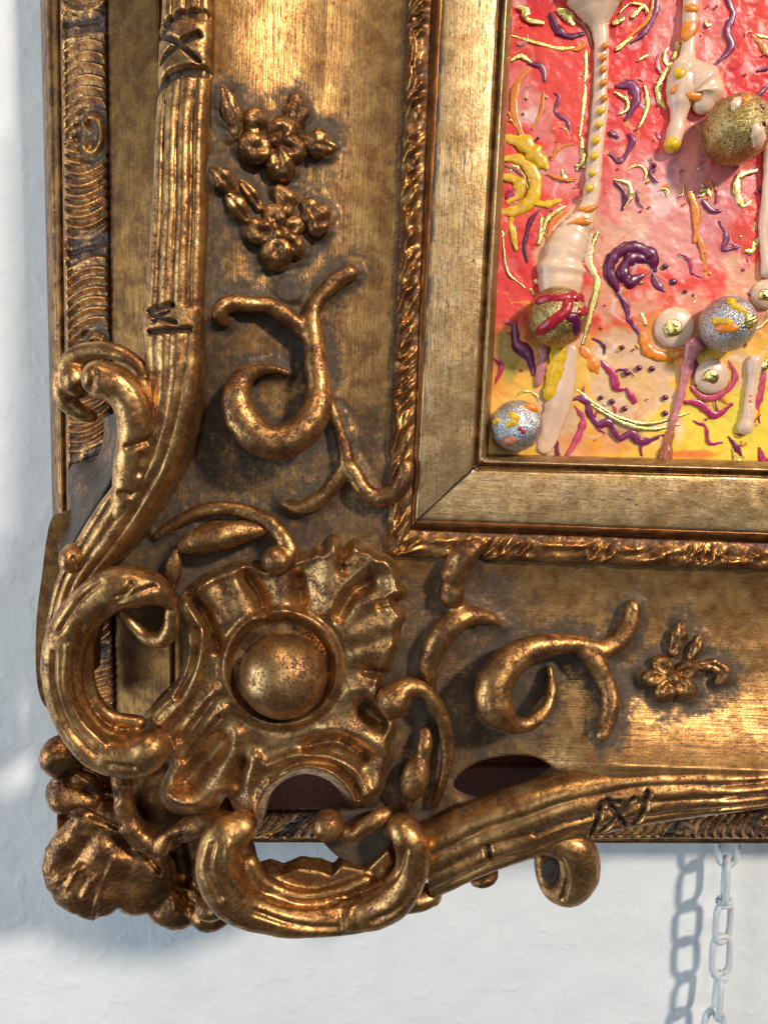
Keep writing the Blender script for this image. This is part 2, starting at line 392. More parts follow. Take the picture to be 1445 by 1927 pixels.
# outer mouldings behind the rail (back to front)
e0 = Ln(76.6, 97.4, 1585.5, 1586.6, 8.0)
e1 = Ln(86, 110, 1583, 1584, 24.0)
e2 = Ln(108, 118, 1580, 1581, 31.0)
e3 = Ln(118.5, 131, 1574.5, 1575, 37.0)
e4 = Ln(204, 214, 1524, 1524, 50.0)
e5 = Ln(300, 318, 1440, 1440, 62.0)
f_round = lambda a: (lambda S, T, u, v: a*np.sqrt(np.clip(1-(2*T-1)**2, 0, 1)))
two('back_edge', e0, e1, lambda S, T, u, v: .4*np.sin(np.pi*T), lambda S, T, u, v: .4*np.sin(np.pi*T), G_OUT, nt=6, step=8, skirt=2)
f_reed = lambda S, T, u, v: 1.6*np.abs(np.sin(np.pi*T*1.5+.2))-1.4*np.exp(-((T-.9)/.12)**2)
two('reeded_edge', e1, e2, f_reed, f_reed, G_OUT, nt=16, step=8, skirt=6)
f_lip = lambda S, T, u, v: -2.2*np.exp(-((T-.2)/.25)**2)+.8*np.exp(-((T-.8)/.2)**2)
two('reeded_edge', e2, e3, f_lip, f_lip, G_OUT, nt=10, step=8, skirt=6)
def f_orn(offset, period):
    def f(S, T, u, v):
        q = ((S-offset)/period+.5) % 1.0-.5                       # -.5..+.5 about the curl of each motif
        x = q*period; y = (T-.52)*17.0; ax = np.abs(x)
        env = sstep(.485, .44, np.abs(q))
        phi = ax-.085*(8.2**2-y*y)/2.2+.35*noise2(S, T*9, .12, 2, 7.)
        saw = (phi/3.5) % 1.0
        rib = np.where(saw < .72, saw/.72, (1-saw)/.28)**1.9*2.5
        rr = np.hypot(x*.62, y-2.2)
        curl = 1.9*np.exp(-((rr-3.5)/.75)**2)*(1-.8*np.exp(-((y+1.2)/1.6)**2)*(ax < 3))
        knob = 1.6*np.exp(-(((ax-3.6)/1.4)**2+((y-.3)/1.3)**2))
        cen = sstep(7.2, 5.2, rr); plainp = sstep(30, 34, ax)
        h = rib*(1-cen)*(1-plainp)*sstep(0, .1, T)*sstep(1, .9, T)+cen*(curl+knob-.4)
        h = h*env+plainp*(.9*noise2(S, T*12, .35, 3, 2.))-1.2*np.exp(-(((np.abs(q)-.5)*period)/.8)**2)
        edge = 1.2*sstep(.12, .02, T)-2.6*sstep(.93, 1.0, T)
        return h+edge+.8*np.sin(np.pi*T)+.12*noise2(S, T*17, .8, 2, 9.)
    return f
# motif curl sits at photo row 250 and every ~400 px below it
sL = lambda v: (U(165, v, 40)-U(165, VT, 40))
pL = np.linalg.norm(U(170, 655, 40)-U(165, 250, 40)); oL = np.linalg.norm(sL(250))
cB = corner(lineL(165, 172), lineB(1550, 1550)); oB = np.linalg.norm(U(1435, 1550, 40)-U(cB[0], cB[1], 40))
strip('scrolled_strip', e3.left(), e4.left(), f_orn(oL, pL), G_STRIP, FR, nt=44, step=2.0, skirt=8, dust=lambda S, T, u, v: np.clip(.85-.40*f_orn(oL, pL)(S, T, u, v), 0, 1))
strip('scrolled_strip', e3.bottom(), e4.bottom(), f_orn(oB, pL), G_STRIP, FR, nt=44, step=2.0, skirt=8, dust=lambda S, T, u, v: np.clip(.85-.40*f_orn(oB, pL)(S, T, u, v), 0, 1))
f_band = lambda S, T, u, v: .4*sstep(0, .03, T)+.05*noise2(S, T*15, .1, 2)
strip('flat_band', e4.left(), e5.left(), f_band, G_BAND, FR, nt=16, step=6, skirt=10)
strip('flat_band', e4.bottom(), e5.bottom(), f_band, M_SHADED_REDWOOD, FR, nt=16, step=6, skirt=10, label='red wood flat band, coloured dark for shade, seen through the carving')
e6 = Ln(385, 400, 1350, 1350, 61.5)
strip('inner_band', e5.left(), e6.left(), flat, G_BAND, FR, nt=6, step=12, skirt=5)
strip('inner_band', e5.bottom(), e6.bottom(), flat, M_SHADED_REDWOOD, FR, nt=6, step=12, skirt=5)  # same shade-darkened colour continued behind the openings
# ---------------------------------------------------------------- cove ground
def gd(u, v):
    u = np.asarray(u, float); v = np.asarray(v, float)
    wl = beadO.L(v)-u; wb = v-beadO.B(u); side = wl > wb; wd = np.maximum(wl, wb)
    c = np.where(side, sstep(560, 860, v), sstep(1180, 930, u))
    return 86.5-1.2*np.sin(np.clip(wd/150, 0, 1)*np.pi)+15.0*np.clip((wd-130)/235, 0, 1.05)**2*(1-c)
gpoly = [(786, -240), (745, 880), (745, 1040), (900, 1044), (1640, 1072), (1640, 1470), (1200, 1475), (1102, 1482), (1010, 1508), (918, 1545), (830, 1590), (805, 1625), (722, 1646), (655, 1618), (618, 1580), (636, 1545), (660, 1500),
         (600, 1420), (480, 1420), (400, 1400), (380, 1300), (390, 1200), (345, 1160), (290, 1110), (215, 1070), (150, 1075), (170, 1020), (250, 960), (300, 900), (330, 830), (340, 700), (345, -240)]
ghole = [(866, 1508), (852, 1482), (866, 1455), (905, 1432), (960, 1421), (1010, 1426), (1040, 1446), (1046, 1462), (1000, 1492), (920, 1520)]
def snap(gu, gv, fk, polys, tol=5.0):
    m, n = gu.shape; cnt = np.zeros((m, n), int)
    for a_, b_ in ((slice(None, -1), slice(None, -1)), (slice(1, None), slice(None, -1)), (slice(None, -1), slice(1, None)), (slice(1, None), slice(1, None))): cnt[a_, b_] += fk
    bd = (cnt > 0) & (cnt < 4); U_ = gu[bd]; V_ = gv[bd]; best = np.full(U_.shape, 1e9); bu = U_.copy(); bv = V_.copy()
    for poly in polys:
        P_ = np.array(list(poly)+[poly[0]], float)
        for a_, b_ in zip(P_[:-1], P_[1:]):
            d_ = b_-a_; L_ = d_@d_+1e-9; t_ = np.clip(((U_-a_[0])*d_[0]+(V_-a_[1])*d_[1])/L_, 0, 1)
            x_ = a_[0]+t_*d_[0]; y_ = a_[1]+t_*d_[1]; q_ = np.hypot(U_-x_, V_-y_); k_ = q_ < best
            best[k_] = q_[k_]; bu[k_] = x_[k_]; bv[k_] = y_[k_]
    ok = best < tol; gu = gu.copy(); gv = gv.copy(); U_[ok] = bu[ok]; V_[ok] = bv[ok]; gu[bd] = U_; gv[bd] = V_
    return gu, gv
def loopsmooth(poly, n=4):
    P_ = np.array(poly, float); k_ = len(P_); out = []
    for i_ in range(k_):
        a_, b_, c_, e_ = P_[i_-1], P_[i_], P_[(i_+1) % k_], P_[(i_+2) % k_]
        for t_ in np.arange(n)/n: out.append(tuple(.5*((2*b_)+(-a_+c_)*t_+(2*a_-5*b_+4*c_-e_)*t_*t_+(-a_+3*b_-3*c_+e_)*t_**3)))
    return out
ghole = loopsmooth(ghole)
ORN_PTS = []      # pixel samples of ornament, for the toning wash left round the carvings
def O(pts, h, sub=7, rs=1.22, fl=1.0):
    """ornament stroke given as (u, v, r) plus height h mm (number or list) over the ground"""
    hs = h if isinstance(h, (list, tuple)) else [h]*len(pts)
    q = [(u, v, float(gd(u, v))+hh, r*rs) for (u, v, r), hh in zip(pts, hs)]
    ORN_PTS.extend([tuple(z_) for z_ in catmull(np.array([(a, b, r, hh) for (a, b, _, r), hh in zip(q, hs)]), 4)])
    return tube_px(q, sub=sub, flat=fl)
def OE(u, v, a, b, ang, h, hz):
    ORN_PTS.append((u, v, max(a, b), h)); return ell(u, v, float(gd(u, v))+h, a, b, math.radians(ang), hz)
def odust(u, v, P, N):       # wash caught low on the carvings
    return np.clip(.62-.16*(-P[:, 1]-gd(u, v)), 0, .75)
# upper scroll on the left cove
g = [O([(659, 513, 13), (632, 530, 14), (606, 556, 12), (588, 583, 13), (586, 613, 15), (591, 646, 16), (596, 696, 18), (600, 739, 20), (594, 776, 23), (574, 807, 26), (539, 829, 28), (503, 829, 28), (473, 809, 28), (451, 776, 26), (446, 742, 23), (459, 711, 17), (483, 696, 12), (513, 694, 8), (543, 703, 5)],
       [2, 2.5, 3, 3, 4, 5, 6.5, 8, 10, 11, 12, 12.5, 12, 11, 9.5, 7, 4.5, 2.5, 1]),
     O([(584, 632, 12), (553, 606, 14), (526, 584, 14), (506, 574, 13), (480, 573, 12), (446, 570, 13), (420, 577, 13), (411, 592, 12), (425, 604, 9)], [4, 4, 4, 4, 3.5, 3, 2.5, 2, 1.5]),
     O([(604, 735, 9), (626, 776, 10), (639, 812, 10), (649, 845, 12), (655, 878, 15), (666, 891, 15), (679, 914, 14), (699, 933, 14), (722, 936, 15), (747, 923, 15), (761, 899, 15), (763, 880, 14)], [3, 2.5, 2.5, 3, 3, 3.2, 3.2, 3, 3, 3.2, 3.5, 3.5]),
     O([(650, 880, 14), (622, 920, 13), (596, 942, 14), (569, 955, 12), (543, 951, 10), (530, 944, 7)], [2.8, 2.4, 2.2, 1.8, 1.2, .6]),
     OE(543, 545, 22, 26, 0, -.2, 1.6)]
fuse('scroll_branch', g, G_ORN, FR, dust_shade_fn=odust)
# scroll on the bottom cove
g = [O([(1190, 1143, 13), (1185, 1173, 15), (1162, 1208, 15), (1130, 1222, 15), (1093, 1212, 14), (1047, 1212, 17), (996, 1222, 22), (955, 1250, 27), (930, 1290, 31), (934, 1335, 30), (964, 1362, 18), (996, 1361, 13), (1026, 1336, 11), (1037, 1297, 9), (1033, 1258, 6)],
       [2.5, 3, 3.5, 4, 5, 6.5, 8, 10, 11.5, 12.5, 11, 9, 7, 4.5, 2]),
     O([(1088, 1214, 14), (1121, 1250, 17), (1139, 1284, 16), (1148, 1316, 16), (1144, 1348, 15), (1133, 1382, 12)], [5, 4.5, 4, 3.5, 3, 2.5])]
fuse('scroll_branch', g, G_ORN, FR, dust_shade_fn=odust)
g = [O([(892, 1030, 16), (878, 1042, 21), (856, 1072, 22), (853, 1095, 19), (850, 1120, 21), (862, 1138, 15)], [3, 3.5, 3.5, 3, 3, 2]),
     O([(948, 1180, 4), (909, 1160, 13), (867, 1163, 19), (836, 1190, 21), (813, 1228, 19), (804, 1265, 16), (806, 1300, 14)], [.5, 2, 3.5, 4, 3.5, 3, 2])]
fuse('leaf_branch', g, G_ORN, FR, dust_shade_fn=odust)
# flowers and leaves
def flower(c, petals, leaves, big=1.0):
    fo = None; cu, cv = c; geos = []
    fo = fuse('flower', [OE(cu, cv, 14, 13, 0, 3.4, 2.6), OE(cu, cv+2, 26*big, 26*big, 0, 1.6, 2.4)], G_ORN, FR, voxel=.4, dust_shade_fn=odust)
    for (u, v, r) in petals:
        a = math.degrees(math.atan2(v-cv, u-cu)); L = math.hypot(u-cu, v-cv)
        du, dv = (u-cu)/L, (v-cv)/L
        gg = [O([(cu+du*L*.30, cv+dv*L*.30, r*.7), (cu+du*L*.7, cv+dv*L*.7, r*.98), (u+du*r*.05, v+dv*r*.05, r*1.02)], [2.2, 3.2, 2.4], fl=.72)]
        fuse('petal', gg, G_ORN, fo, voxel=.4, smooth=3, dust_shade_fn=odust, lump=.35, lumpscale=.35, fine=.08,
             carve=[([(cu+du*L*.55, cv+dv*L*.55), (cu+du*L*.85, cv+dv*L*.85)], r*.5, -1.7)])
    for lf in leaves:
        gg = [O([(a, b, r*1.05) for a, b, r in lf], 2.1, fl=.75)]
        fuse('leaf', gg, G_ORN, FR, voxel=.4, smooth=3, dust_shade_fn=odust, lump=.35, lumpscale=.4, carve=[([(a, b) for a, b, r in lf], 4, -.5)])
flower((514, 268), [(480, 232, 21), (534, 238, 19), (553, 280, 19), (528, 318, 21), (476, 278, 23)],
       [[(421, 166, 6), (430, 200, 15), (440, 232, 14), (444, 256, 7)], [(558, 194, 13), (556, 212, 19), (550, 236, 14)], [(578, 266, 12), (598, 270, 21), (622, 276, 9)]])
flower((523, 444), [(514, 404, 18), (487, 434, 20), (520, 478, 25), (553, 463, 19), (557, 424, 15)],
       [[(526, 364, 12), (538, 376, 17), (540, 390, 12)], [(584, 392, 16), (592, 408, 25), (596, 424, 18)], [(404, 318, 7), (418, 336, 17), (438, 358, 11)], [(456, 344, 7), (472, 366, 11), (488, 390, 7)], [(432, 372, 8), (446, 388, 15), (464, 412, 8)]])
flower((1266, 1276), [(1243, 1250, 16), (1222, 1276, 14), (1250, 1302, 17), (1290, 1298, 18), (1297, 1260, 16)],
       [[(1282, 1176, 7), (1277, 1198, 14), (1268, 1224, 9)], [(1316, 1200, 6), (1308, 1218, 11), (1300, 1236, 7)], [(1316, 1254, 6), (1342, 1252, 10), (1362, 1268, 11), (1350, 1284, 7)]], .85)
# corner ornament strokes that lie on the ground too
rimC = O([(296, 1008, 7), (339, 979, 10), (397, 957, 11), (455, 960, 12), (502, 979, 13), (533, 1010, 14), (546, 1036, 14), (540, 1058, 14)], [1, 2, 3, 4, 5, 6, 7, 7.5])
g = [rimC, OE(522, 1055, 31, 29, 0, 8, 4.6), O([(335, 1036, 8), (327, 1066, 14), (323, 1102, 10)], [3, 3, 2]),
     O([(335, 1030, 8), (360, 1005, 8), (410, 985, 8), (470, 984, 8), (512, 1005, 7)], .6)]
fuse('curved_scroll', g, G_ORN, FR, dust_shade_fn=odust)
fuse('seed_pod', [O([(350, 1026, 14), (374, 1019, 22), (410, 1011, 23), (440, 1004, 21), (466, 999, 17), (498, 996, 11)], [4, 6, 6.5, 6, 5, 4])], G_ORN, FR, dust_shade_fn=odust)
g = [O([(742, 1318, 30), (764, 1296, 20), (790, 1296, 14), (815, 1320, 13), (836, 1362, 12), (842, 1415, 11), (834, 1465, 9), (818, 1515, 6)], [9, 8.5, 7.5, 7, 6.5, 6, 5, 3]),
     OE(741, 1318, 31, 31, 0, 9.5, 4.6)]
fuse('curved_scroll', g, G_ORN, FR, dust_shade_fn=odust)
fuse('seed_pod', [O([(803, 1376, 11), (799, 1404, 14), (795, 1425, 13), (786, 1448, 21), (778, 1474, 23), (769, 1502, 13), (764, 1522, 6)], [3, 4.5, 4.5, 5.5, 6, 5, 3])], G_ORN, FR, dust_shade_fn=odust)
# the cove ground itself (after the ornament list is known)
us = np.arange(140, 1640, 3.0); vs = np.arange(-236, 1660, 3.0)
gu, gv = np.meshgrid(us, vs, indexing='ij')
keep = inside(gu, gv, gpoly) & ~inside(gu, gv, ghole)
fk = keep[:-1, :-1] & keep[1:, :-1] & keep[:-1, 1:] & keep[1:, 1:]
dist = np.full(gu.shape, 1e9)
fil = np.full(gu.shape, 1e9)
for (a, b, r, hh) in ORN_PTS:
    W_ = 110+r; i0, i1 = np.searchsorted(us, (a-W_, a+W_)); j0, j1 = np.searchsorted(vs, (b-W_, b+W_))
    if i1 <= i0 or j1 <= j0: continue
    sl = (slice(i0, i1), slice(j0, j1)); q_ = np.hypot(gu[sl]-a, gv[sl]-b)-r; dist[sl] = np.minimum(dist[sl], q_)
    if hh < 4.6: fil[sl] = np.minimum(fil[sl], q_)
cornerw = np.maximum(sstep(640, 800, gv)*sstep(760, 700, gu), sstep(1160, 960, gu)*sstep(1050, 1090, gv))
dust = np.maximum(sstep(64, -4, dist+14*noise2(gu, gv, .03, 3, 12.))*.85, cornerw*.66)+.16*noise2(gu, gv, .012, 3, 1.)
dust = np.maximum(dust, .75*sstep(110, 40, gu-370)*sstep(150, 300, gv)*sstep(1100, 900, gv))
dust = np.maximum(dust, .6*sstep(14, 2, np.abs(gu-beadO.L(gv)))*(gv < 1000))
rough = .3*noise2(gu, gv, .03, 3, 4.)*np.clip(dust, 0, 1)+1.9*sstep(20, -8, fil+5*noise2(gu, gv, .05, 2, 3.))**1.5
gu, gv = snap(gu, gv, fk, [gpoly, ghole]); P = U(gu, gv, gd(gu, gv)+rough)
wl = beadO.L(gv)-gu; wb = gv-beadO.B(gu); side = wl > wb
st = np.stack([np.where(side, gv, gu)*.16, np.where(side, wl, wb)*.16+np.where(side, 0, 90), 0*gu], -1)
used = np.zeros(gu.shape, bool)
used[:-1, :-1] |= fk; used[1:, :-1] |= fk; used[:-1, 1:] |= fk; used[1:, 1:] |= fk
def gridmesh(name, P, fk, attrs, mat, parent, back=6.0, label=None):
    m, n = P.shape[:2]; used = np.zeros((m, n), bool)
    used[:-1, :-1] |= fk; used[1:, :-1] |= fk; used[:-1, 1:] |= fk; used[1:, 1:] |= fk
    idx = -np.ones(m*n, int); idx[used.ravel()] = np.arange(used.sum())
    q = idx[grid_faces(m, n, fk)]; V = P.reshape(-1, 3)[used.ravel()]
    at = {k_: v_.reshape(m*n, -1)[used.ravel()] for k_, v_ in attrs.items()}; at = {k_: (v_[:, 0] if v_.shape[1] == 1 else v_) for k_, v_ in at.items()}
    # rim wall
    ed = {}
    for f in q:
        for a, b in zip(f, np.roll(f, -1)):
            if (b, a) in ed: del ed[(b, a)]
            else: ed[(a, b)] = 1
    bv = sorted({i for e in ed for i in e}); mp = {i: len(V)+j for j, i in enumerate(bv)}
    W = V[bv].copy(); W[:, 1] = W[:, 1]+back if np.isscalar(back) else back
    faces = q.tolist()+[(b, a, mp[a], mp[b]) for a, b in ed]
    V = np.vstack([V, W]); at = {k_: np.concatenate([v_, v_[bv]]) for k_, v_ in at.items()}
    return make(name, V, faces, mat, parent, attrs=at, label=label)
gridmesh('cove', P, fk, {'st': st, 'dust': dust}, G_COVE, FR, back=7.0)
# ---------------------------------------------------------------- shell cartouche
spoly = [(330, 1140), (343, 1120), (374, 1086), (428, 1062), (470, 1052), (500, 1062), (530, 1048), (556, 1043), (580, 1036), (598, 1026), (608, 1030), (620, 1008), (634, 1008), (642, 1024), (648, 1042), (656, 1020), (670, 1013), (682, 1024), (700, 1027), (714, 1040), (732, 1043), (753, 1070), (757, 1098), (766, 1112), (760, 1128), (746, 1132), (764, 1159), (756, 1180), (752, 1217), (744, 1230), (738, 1255), (722, 1290), (724, 1320), (742, 1340), (750, 1369), (740, 1395), (742, 1420), (734, 1446), (728, 1470), (716, 1495), (684, 1520), (660, 1520),
         (648, 1500), (634, 1482), (613, 1466), (577, 1456), (540, 1466), (512, 1490), (499, 1520), (494, 1550), (478, 1560), (450, 1540), (428, 1500), (414, 1518), (399, 1529), (352, 1533), (319, 1526), (301, 1500), (306, 1466), (318, 1440), (300, 1400), (270, 1352), (309, 1309), (339, 1266), (346, 1216), (338, 1175)]
cu, cv = 533.0, 1268.0
plus = [([(420, 1170), (400, 1130), (385, 1105)], 18, 2.4), ([(455, 1150), (445, 1110), (440, 1085)], 18, 2.4), ([(530, 1140), (525, 1100), (520, 1070)], 20, 2.6), ([(612, 1140), (622, 1085), (632, 1030)], 20, 2.6),
        ([(645, 1170), (690, 1135), (735, 1120)], 18, 2.2), ([(625, 1150), (665, 1085), (710, 1055), (745, 1080), (752, 1110)], 15, 2.6), ([(665, 1200), (710, 1180), (755, 1162)], 18, 2.2), ([(670, 1235), (735, 1225)], 14, 1.8),
        ([(350, 1128), (378, 1190), (376, 1250), (352, 1310), (305, 1362)], 9, 2.6), ([(336, 1165), (352, 1215), (346, 1265), (315, 1312), (275, 1345)], 6, 2.4),
        ([(405, 1300), (360, 1365), (325, 1415)], 9, 2.4), ([(420, 1335), (375, 1395), (335, 1450)], 9, 2.2), ([(445, 1385), (430, 1430), (395, 1490), (350, 1510), (318, 1500)], 14, 2.8),
        ([(494, 1548), (500, 1495), (530, 1462), (577, 1447), (620, 1456), (650, 1486), (664, 1515)], 8, 2.6), ([(505, 1440), (560, 1422), (620, 1427), (668, 1452), (688, 1492), (690, 1512)], 8, 2.6),
        ([(480, 1425), (468, 1485), (484, 1545)], 10, 2.6), ([(660, 1300), (700, 1300), (735, 1345)], 12, 1.5), ([(620, 1372), (690, 1390), (725, 1430)], 14, 2.0)]
minus = [([(358, 1122), (389, 1165), (411, 1218)], 9, -4.5), ([(463, 1082), (488, 1120), (498, 1152)], 11, -5), ([(561, 1088), (567, 1132)], 10, -4.5), ([(692, 1098), (662, 1118), (637, 1160)], 11, -4.5), ([(688, 1262), (716, 1266)], 8, -3),
         ([(690, 1335), (716, 1356)], 15, -6), ([(585, 1402), (637, 1393), (684, 1424)], 11, -4.5), ([(512, 1470), (540, 1447), (577, 1435), (625, 1441), (664, 1470), (674, 1500)], 5, -2.2), ([(395, 1318), (340, 1392)], 4, -2), ([(412, 1350), (345, 1432)], 4, -2),
         ([(372, 1185), (364, 1250), (335, 1310)], 5, -2), ([(415, 1400), (378, 1440), (350, 1470)], 17, -3.4), ([(455, 1435), (440, 1490)], 8, -4), ([(640, 1050), (645, 1075)], 7, -2.5), ([(746, 1130), (715, 1140)], 6, -2)]
us = np.arange(262, 772, 2.0); vs = np.arange(1000, 1566, 2.0)
su, sv = np.meshgrid(us, vs, indexing='ij'); wob = 0*su; spoly = loopsmooth(spoly, 3)
ins = inside(su+wob, sv+wob*.7, spoly)
fk = ins[:-1, :-1] & ins[1:, :-1] & ins[:-1, 1:] & ins[1:, 1:]
ed = segdist(su+wob, sv+wob*.7, np.array(spoly+[spoly[0]], float))
r = np.hypot(su-cu, sv-cv)
h = 6.2+strokefield(su, sv, [(p_, w_*1.25, a_*.85) for p_, w_, a_ in plus])+strokefield(su, sv, [(p_, w_*1.15, a_) for p_, w_, a_ in minus])-.006*np.clip(r-130, 0, 200)
h = h-5.0*sstep(20, 0, ed)**1.7+.7*np.exp(-((ed-17)/8)**2)
ring = sstep(96, 108, r)*sstep(140, 118, r); h = h*sstep(98, 122, r)+(1-sstep(98, 122, r))*4.6
rr = np.hypot(su-529, sv-1258); h = h+3.8*np.exp(-((rr-106)/9)**2)-.8*sstep(98, 88, rr)
h += .35*noise2(su, sv, .018, 2, 2.)
base = 86.5+2.5*sstep(420, 300, su)+2*sstep(1400, 1520, sv)
sd = np.clip(.55-.13*(h-1.0), 0, .8)*sstep(12, 40, r)+.25*sstep(1080, 1040, sv)
sd = sd-.25
su2, sv2 = snap(su, sv, fk, [spoly], 3.5)
SH = gridmesh('shell_cartouche', U(su2, sv2, base+h), fk, {'dust': sd}, G_SHELL, FR, back=14.0)
make('boss', *ell(534, 1271, 92.0, 89, 88, 0.3, 12.6), G_SHELL, SH, attrs=None).modifiers.new('sub', 'SUBSURF').render_levels = 2
# ---------------------------------------------------------------- rails
def reeds(n, h=5.0, amp=.9, ties=(), cuts=()):
    def f(S, T, u, v):
        c = h*np.sqrt(np.clip(1-(2*T-1)**2, 0, 1))**.9
        wv = T+.03*noise2(S, T*0, .04, 2, 3.)
        rr = amp*(np.abs(np.sin(np.pi*n*wv))**.55-1)*np.clip(.85+.5*noise2(S, T*3, .05, 2, 8.), .5, 1.2)
        z = np.zeros_like(S)
        for pts, wd in ties: z = np.maximum(z, np.exp(-(segdist(u, v, np.array(pts, float))/wd)**4))
        tie = np.zeros_like(S)
        for (pt, rad) in cuts:
            tie = np.maximum(tie, sstep(rad*1.1, rad*.8, np.hypot(0*(u-pt[0]), v-pt[1]) if rad > 0 else np.abs(u-pt[0])))
        rr = rr*(1-tie)+tie*.3
        return c+rr-1.7*z+.12*noise2(S, T*12, .25, 3, 5.)
    return f
def rdust(n, ties, cuts):
    def f(S, T, u, v):
        wv = T+.03*noise2(S, T*0, .04, 2, 3.); g_ = sstep(.45, .15, np.abs(np.sin(np.pi*n*wv)))*.85
        for a_, b_, r_ in cuts: g_ = g_*sstep(r_*.85, r_*1.05, np.abs(v-b_))
        g_ = g_*(.6+.5*noise2(S, T*8, .12, 2, 2.))
        for pts, wd in ties: g_ = np.maximum(g_, sstep(wd*1.1, wd*.6, segdist(u, v, np.array(pts, float))))
        return g_
    return f
tiesL = [([(322, 62), (352, 50), (392, 44)], 8), ([(304, 82), (330, 70)], 6), ([(312, 82), (348, 102), (382, 130)], 6), ([(312, 132), (345, 108), (384, 84)], 6), ([(298, 184), (340, 158), (392, 148)], 9),
         ([(290, 590), (335, 580)], 6), ([(292, 596), (342, 612)], 5), ([(292, 628), (366, 624)], 5), ([(300, 610), (330, 590)], 4)]
strip('reeded_rail', [(318, -520, 97), (308, -50, 97), (300, 150, 97), (286, 400, 97), (272, 620, 97), (276, 740, 97), (256, 830, 96), (222, 900, 95), (178, 962, 94), (122, 1060, 93), (98, 1140, 92), (90, 1210, 90), (96, 1290, 88)],
      [(412, -520, 100), (408, -50, 100), (404, 150, 100), (396, 400, 100), (386, 620, 100), (376, 740, 100), (346, 860, 99), (306, 940, 97), (252, 1024, 95), (196, 1090, 94), (160, 1170, 93), (140, 1230, 90), (136, 1300, 88)],
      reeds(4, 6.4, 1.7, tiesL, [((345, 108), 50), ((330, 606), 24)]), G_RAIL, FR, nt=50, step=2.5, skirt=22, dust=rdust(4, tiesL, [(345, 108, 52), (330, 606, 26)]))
tiesB = [([(1158, 1495), (1122, 1497), (1106, 1560)], 6), ([(1134, 1492), (1172, 1545)], 6), ([(1182, 1488), (1150, 1520), (1120, 1560)], 5), ([(1208, 1478), (1196, 1520), (1180, 1548)], 6), ([(1000, 1550), (1050, 1530), (1104, 1517)], 5), ([(912, 1578), (918, 1600)], 7)]
strip('reeded_rail', [(812, 1690, 94), (840, 1676, 95), (918, 1642, 97), (1001, 1612, 98), (1102, 1574, 98), (1194, 1554, 98), (1286, 1538, 98), (1378, 1524, 98), (1500, 1508, 98), (1800, 1500, 98)],
      [(790, 1566, 96), (826, 1550, 97), (918, 1510, 99), (1010, 1478, 100), (1102, 1455, 100), (1194, 1445, 100), (1286, 1441, 100), (1378, 1439, 100), (1500, 1437, 100), (1800, 1437, 100)],
      reeds(4, 5.8, 2.0, tiesB, []), G_RAIL, FR, nt=50, step=2.5, skirt=20, skirtb=3, dust=rdust(4, tiesB, []))
# leaf that leaves the left rail and its double curl
def T4(*p): return tube_px(list(p))
fuse('leaf_curl', [T4((236, 960, 97, 30), (250, 905, 99, 36), (254, 850, 101, 36), (258, 800, 102, 36), (246, 755, 103, 36), (220, 724, 104, 37), (192, 714, 105, 37)),
                   T4((292, 800, 99, 12), (286, 735, 99, 13), (262, 688, 98, 14), (222, 664, 97, 16), (178, 660, 96, 18), (140, 676, 95, 20), (120, 712, 94, 20), (124, 750, 93, 19), (150, 775, 92, 16), (172, 782, 91, 12)),
                   ell(146, 716, 95, 26, 34, 0, 5), T4((270, 790, 101, 14), (280, 760, 102, 12), (270, 720, 102, 10))],
     G_RAIL, FR, lump=.22, lumpscale=.12, carve=[([(240, 842), (300, 826)], 6, -1.4), ([(262, 890), (268, 860)], 7, -1.2), ([(225, 930), (262, 935)], 6, -1.2), ([(178, 700), (168, 740)], 6, -1.0)])
# grey side wall of the rail behind the curl
fa = [(236, 770, 93), (228, 830, 93), (214, 890, 92), (192, 935, 91), (160, 985, 90), (128, 1040, 89), (112, 1100, 88)]
fb = [(192, 786, 64), (193, 830, 62), (178, 868, 60), (138, 874, 58), (128, 910, 58), (134, 955, 58), (104, 970, 58)]
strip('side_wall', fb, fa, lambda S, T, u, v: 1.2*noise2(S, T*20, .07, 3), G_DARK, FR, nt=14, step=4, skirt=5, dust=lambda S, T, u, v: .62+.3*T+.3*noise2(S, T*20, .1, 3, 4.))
make('back_plate', *plate_geo(loopsmooth([(100, 972), (128, 962), (160, 930), (205, 930), (180, 1010), (140, 1080), (128, 1180), (130, 1260), (150, 1350), (98, 1338), (76, 1310), (68, 1250), (70, 1160), (80, 1080), (88, 1016)], 6), 70, 55), G_OUT, FR, smooth=False)
# big C scroll on the left
fuse('curved_scroll', [T4((322, 1132, 103, 15), (296, 1112, 104, 30), (262, 1104, 105, 40), (216, 1108, 105, 42), (172, 1138, 104, 42), (138, 1180, 103, 42), (120, 1232, 102, 40), (120, 1290, 101, 38), (138, 1348, 100, 38), (172, 1395, 100, 40), (216, 1418, 100, 44), (262, 1420, 101, 46), (284, 1408, 102, 40)),
                  T4((226, 1150, 99, 10), (252, 1178, 98, 12), (278, 1200, 98, 15), (306, 1202, 99, 18), (322, 1180, 101, 16), (324, 1150, 102, 14)),
                  T4((176, 1170, 101, 14), (164, 1215, 99, 14), (166, 1275, 97, 14), (184, 1325, 96, 14), (218, 1352, 95, 13), (262, 1360, 95, 15))],
     G_RAIL, FR, lump=.22, lumpscale=.12, carve=[([(248, 1098), (236, 1118), (218, 1126)], 4, -1.6), ([(110, 1190), (150, 1130), (190, 1095)], 5, -1.3), ([(152, 1180), (146, 1240), (152, 1310), (190, 1370), (230, 1388)], 7, -1.6), ([(100, 1230), (104, 1300), (130, 1370), (180, 1425)], 5, -1.1), ([(128, 1215), (124, 1290), (150, 1355), (196, 1402)], 5, .8), ([(290, 1105), (250, 1120), (200, 1150), (165, 1200)], 6, -.9), ([(205, 1440), (250, 1446)], 6, -.8)])
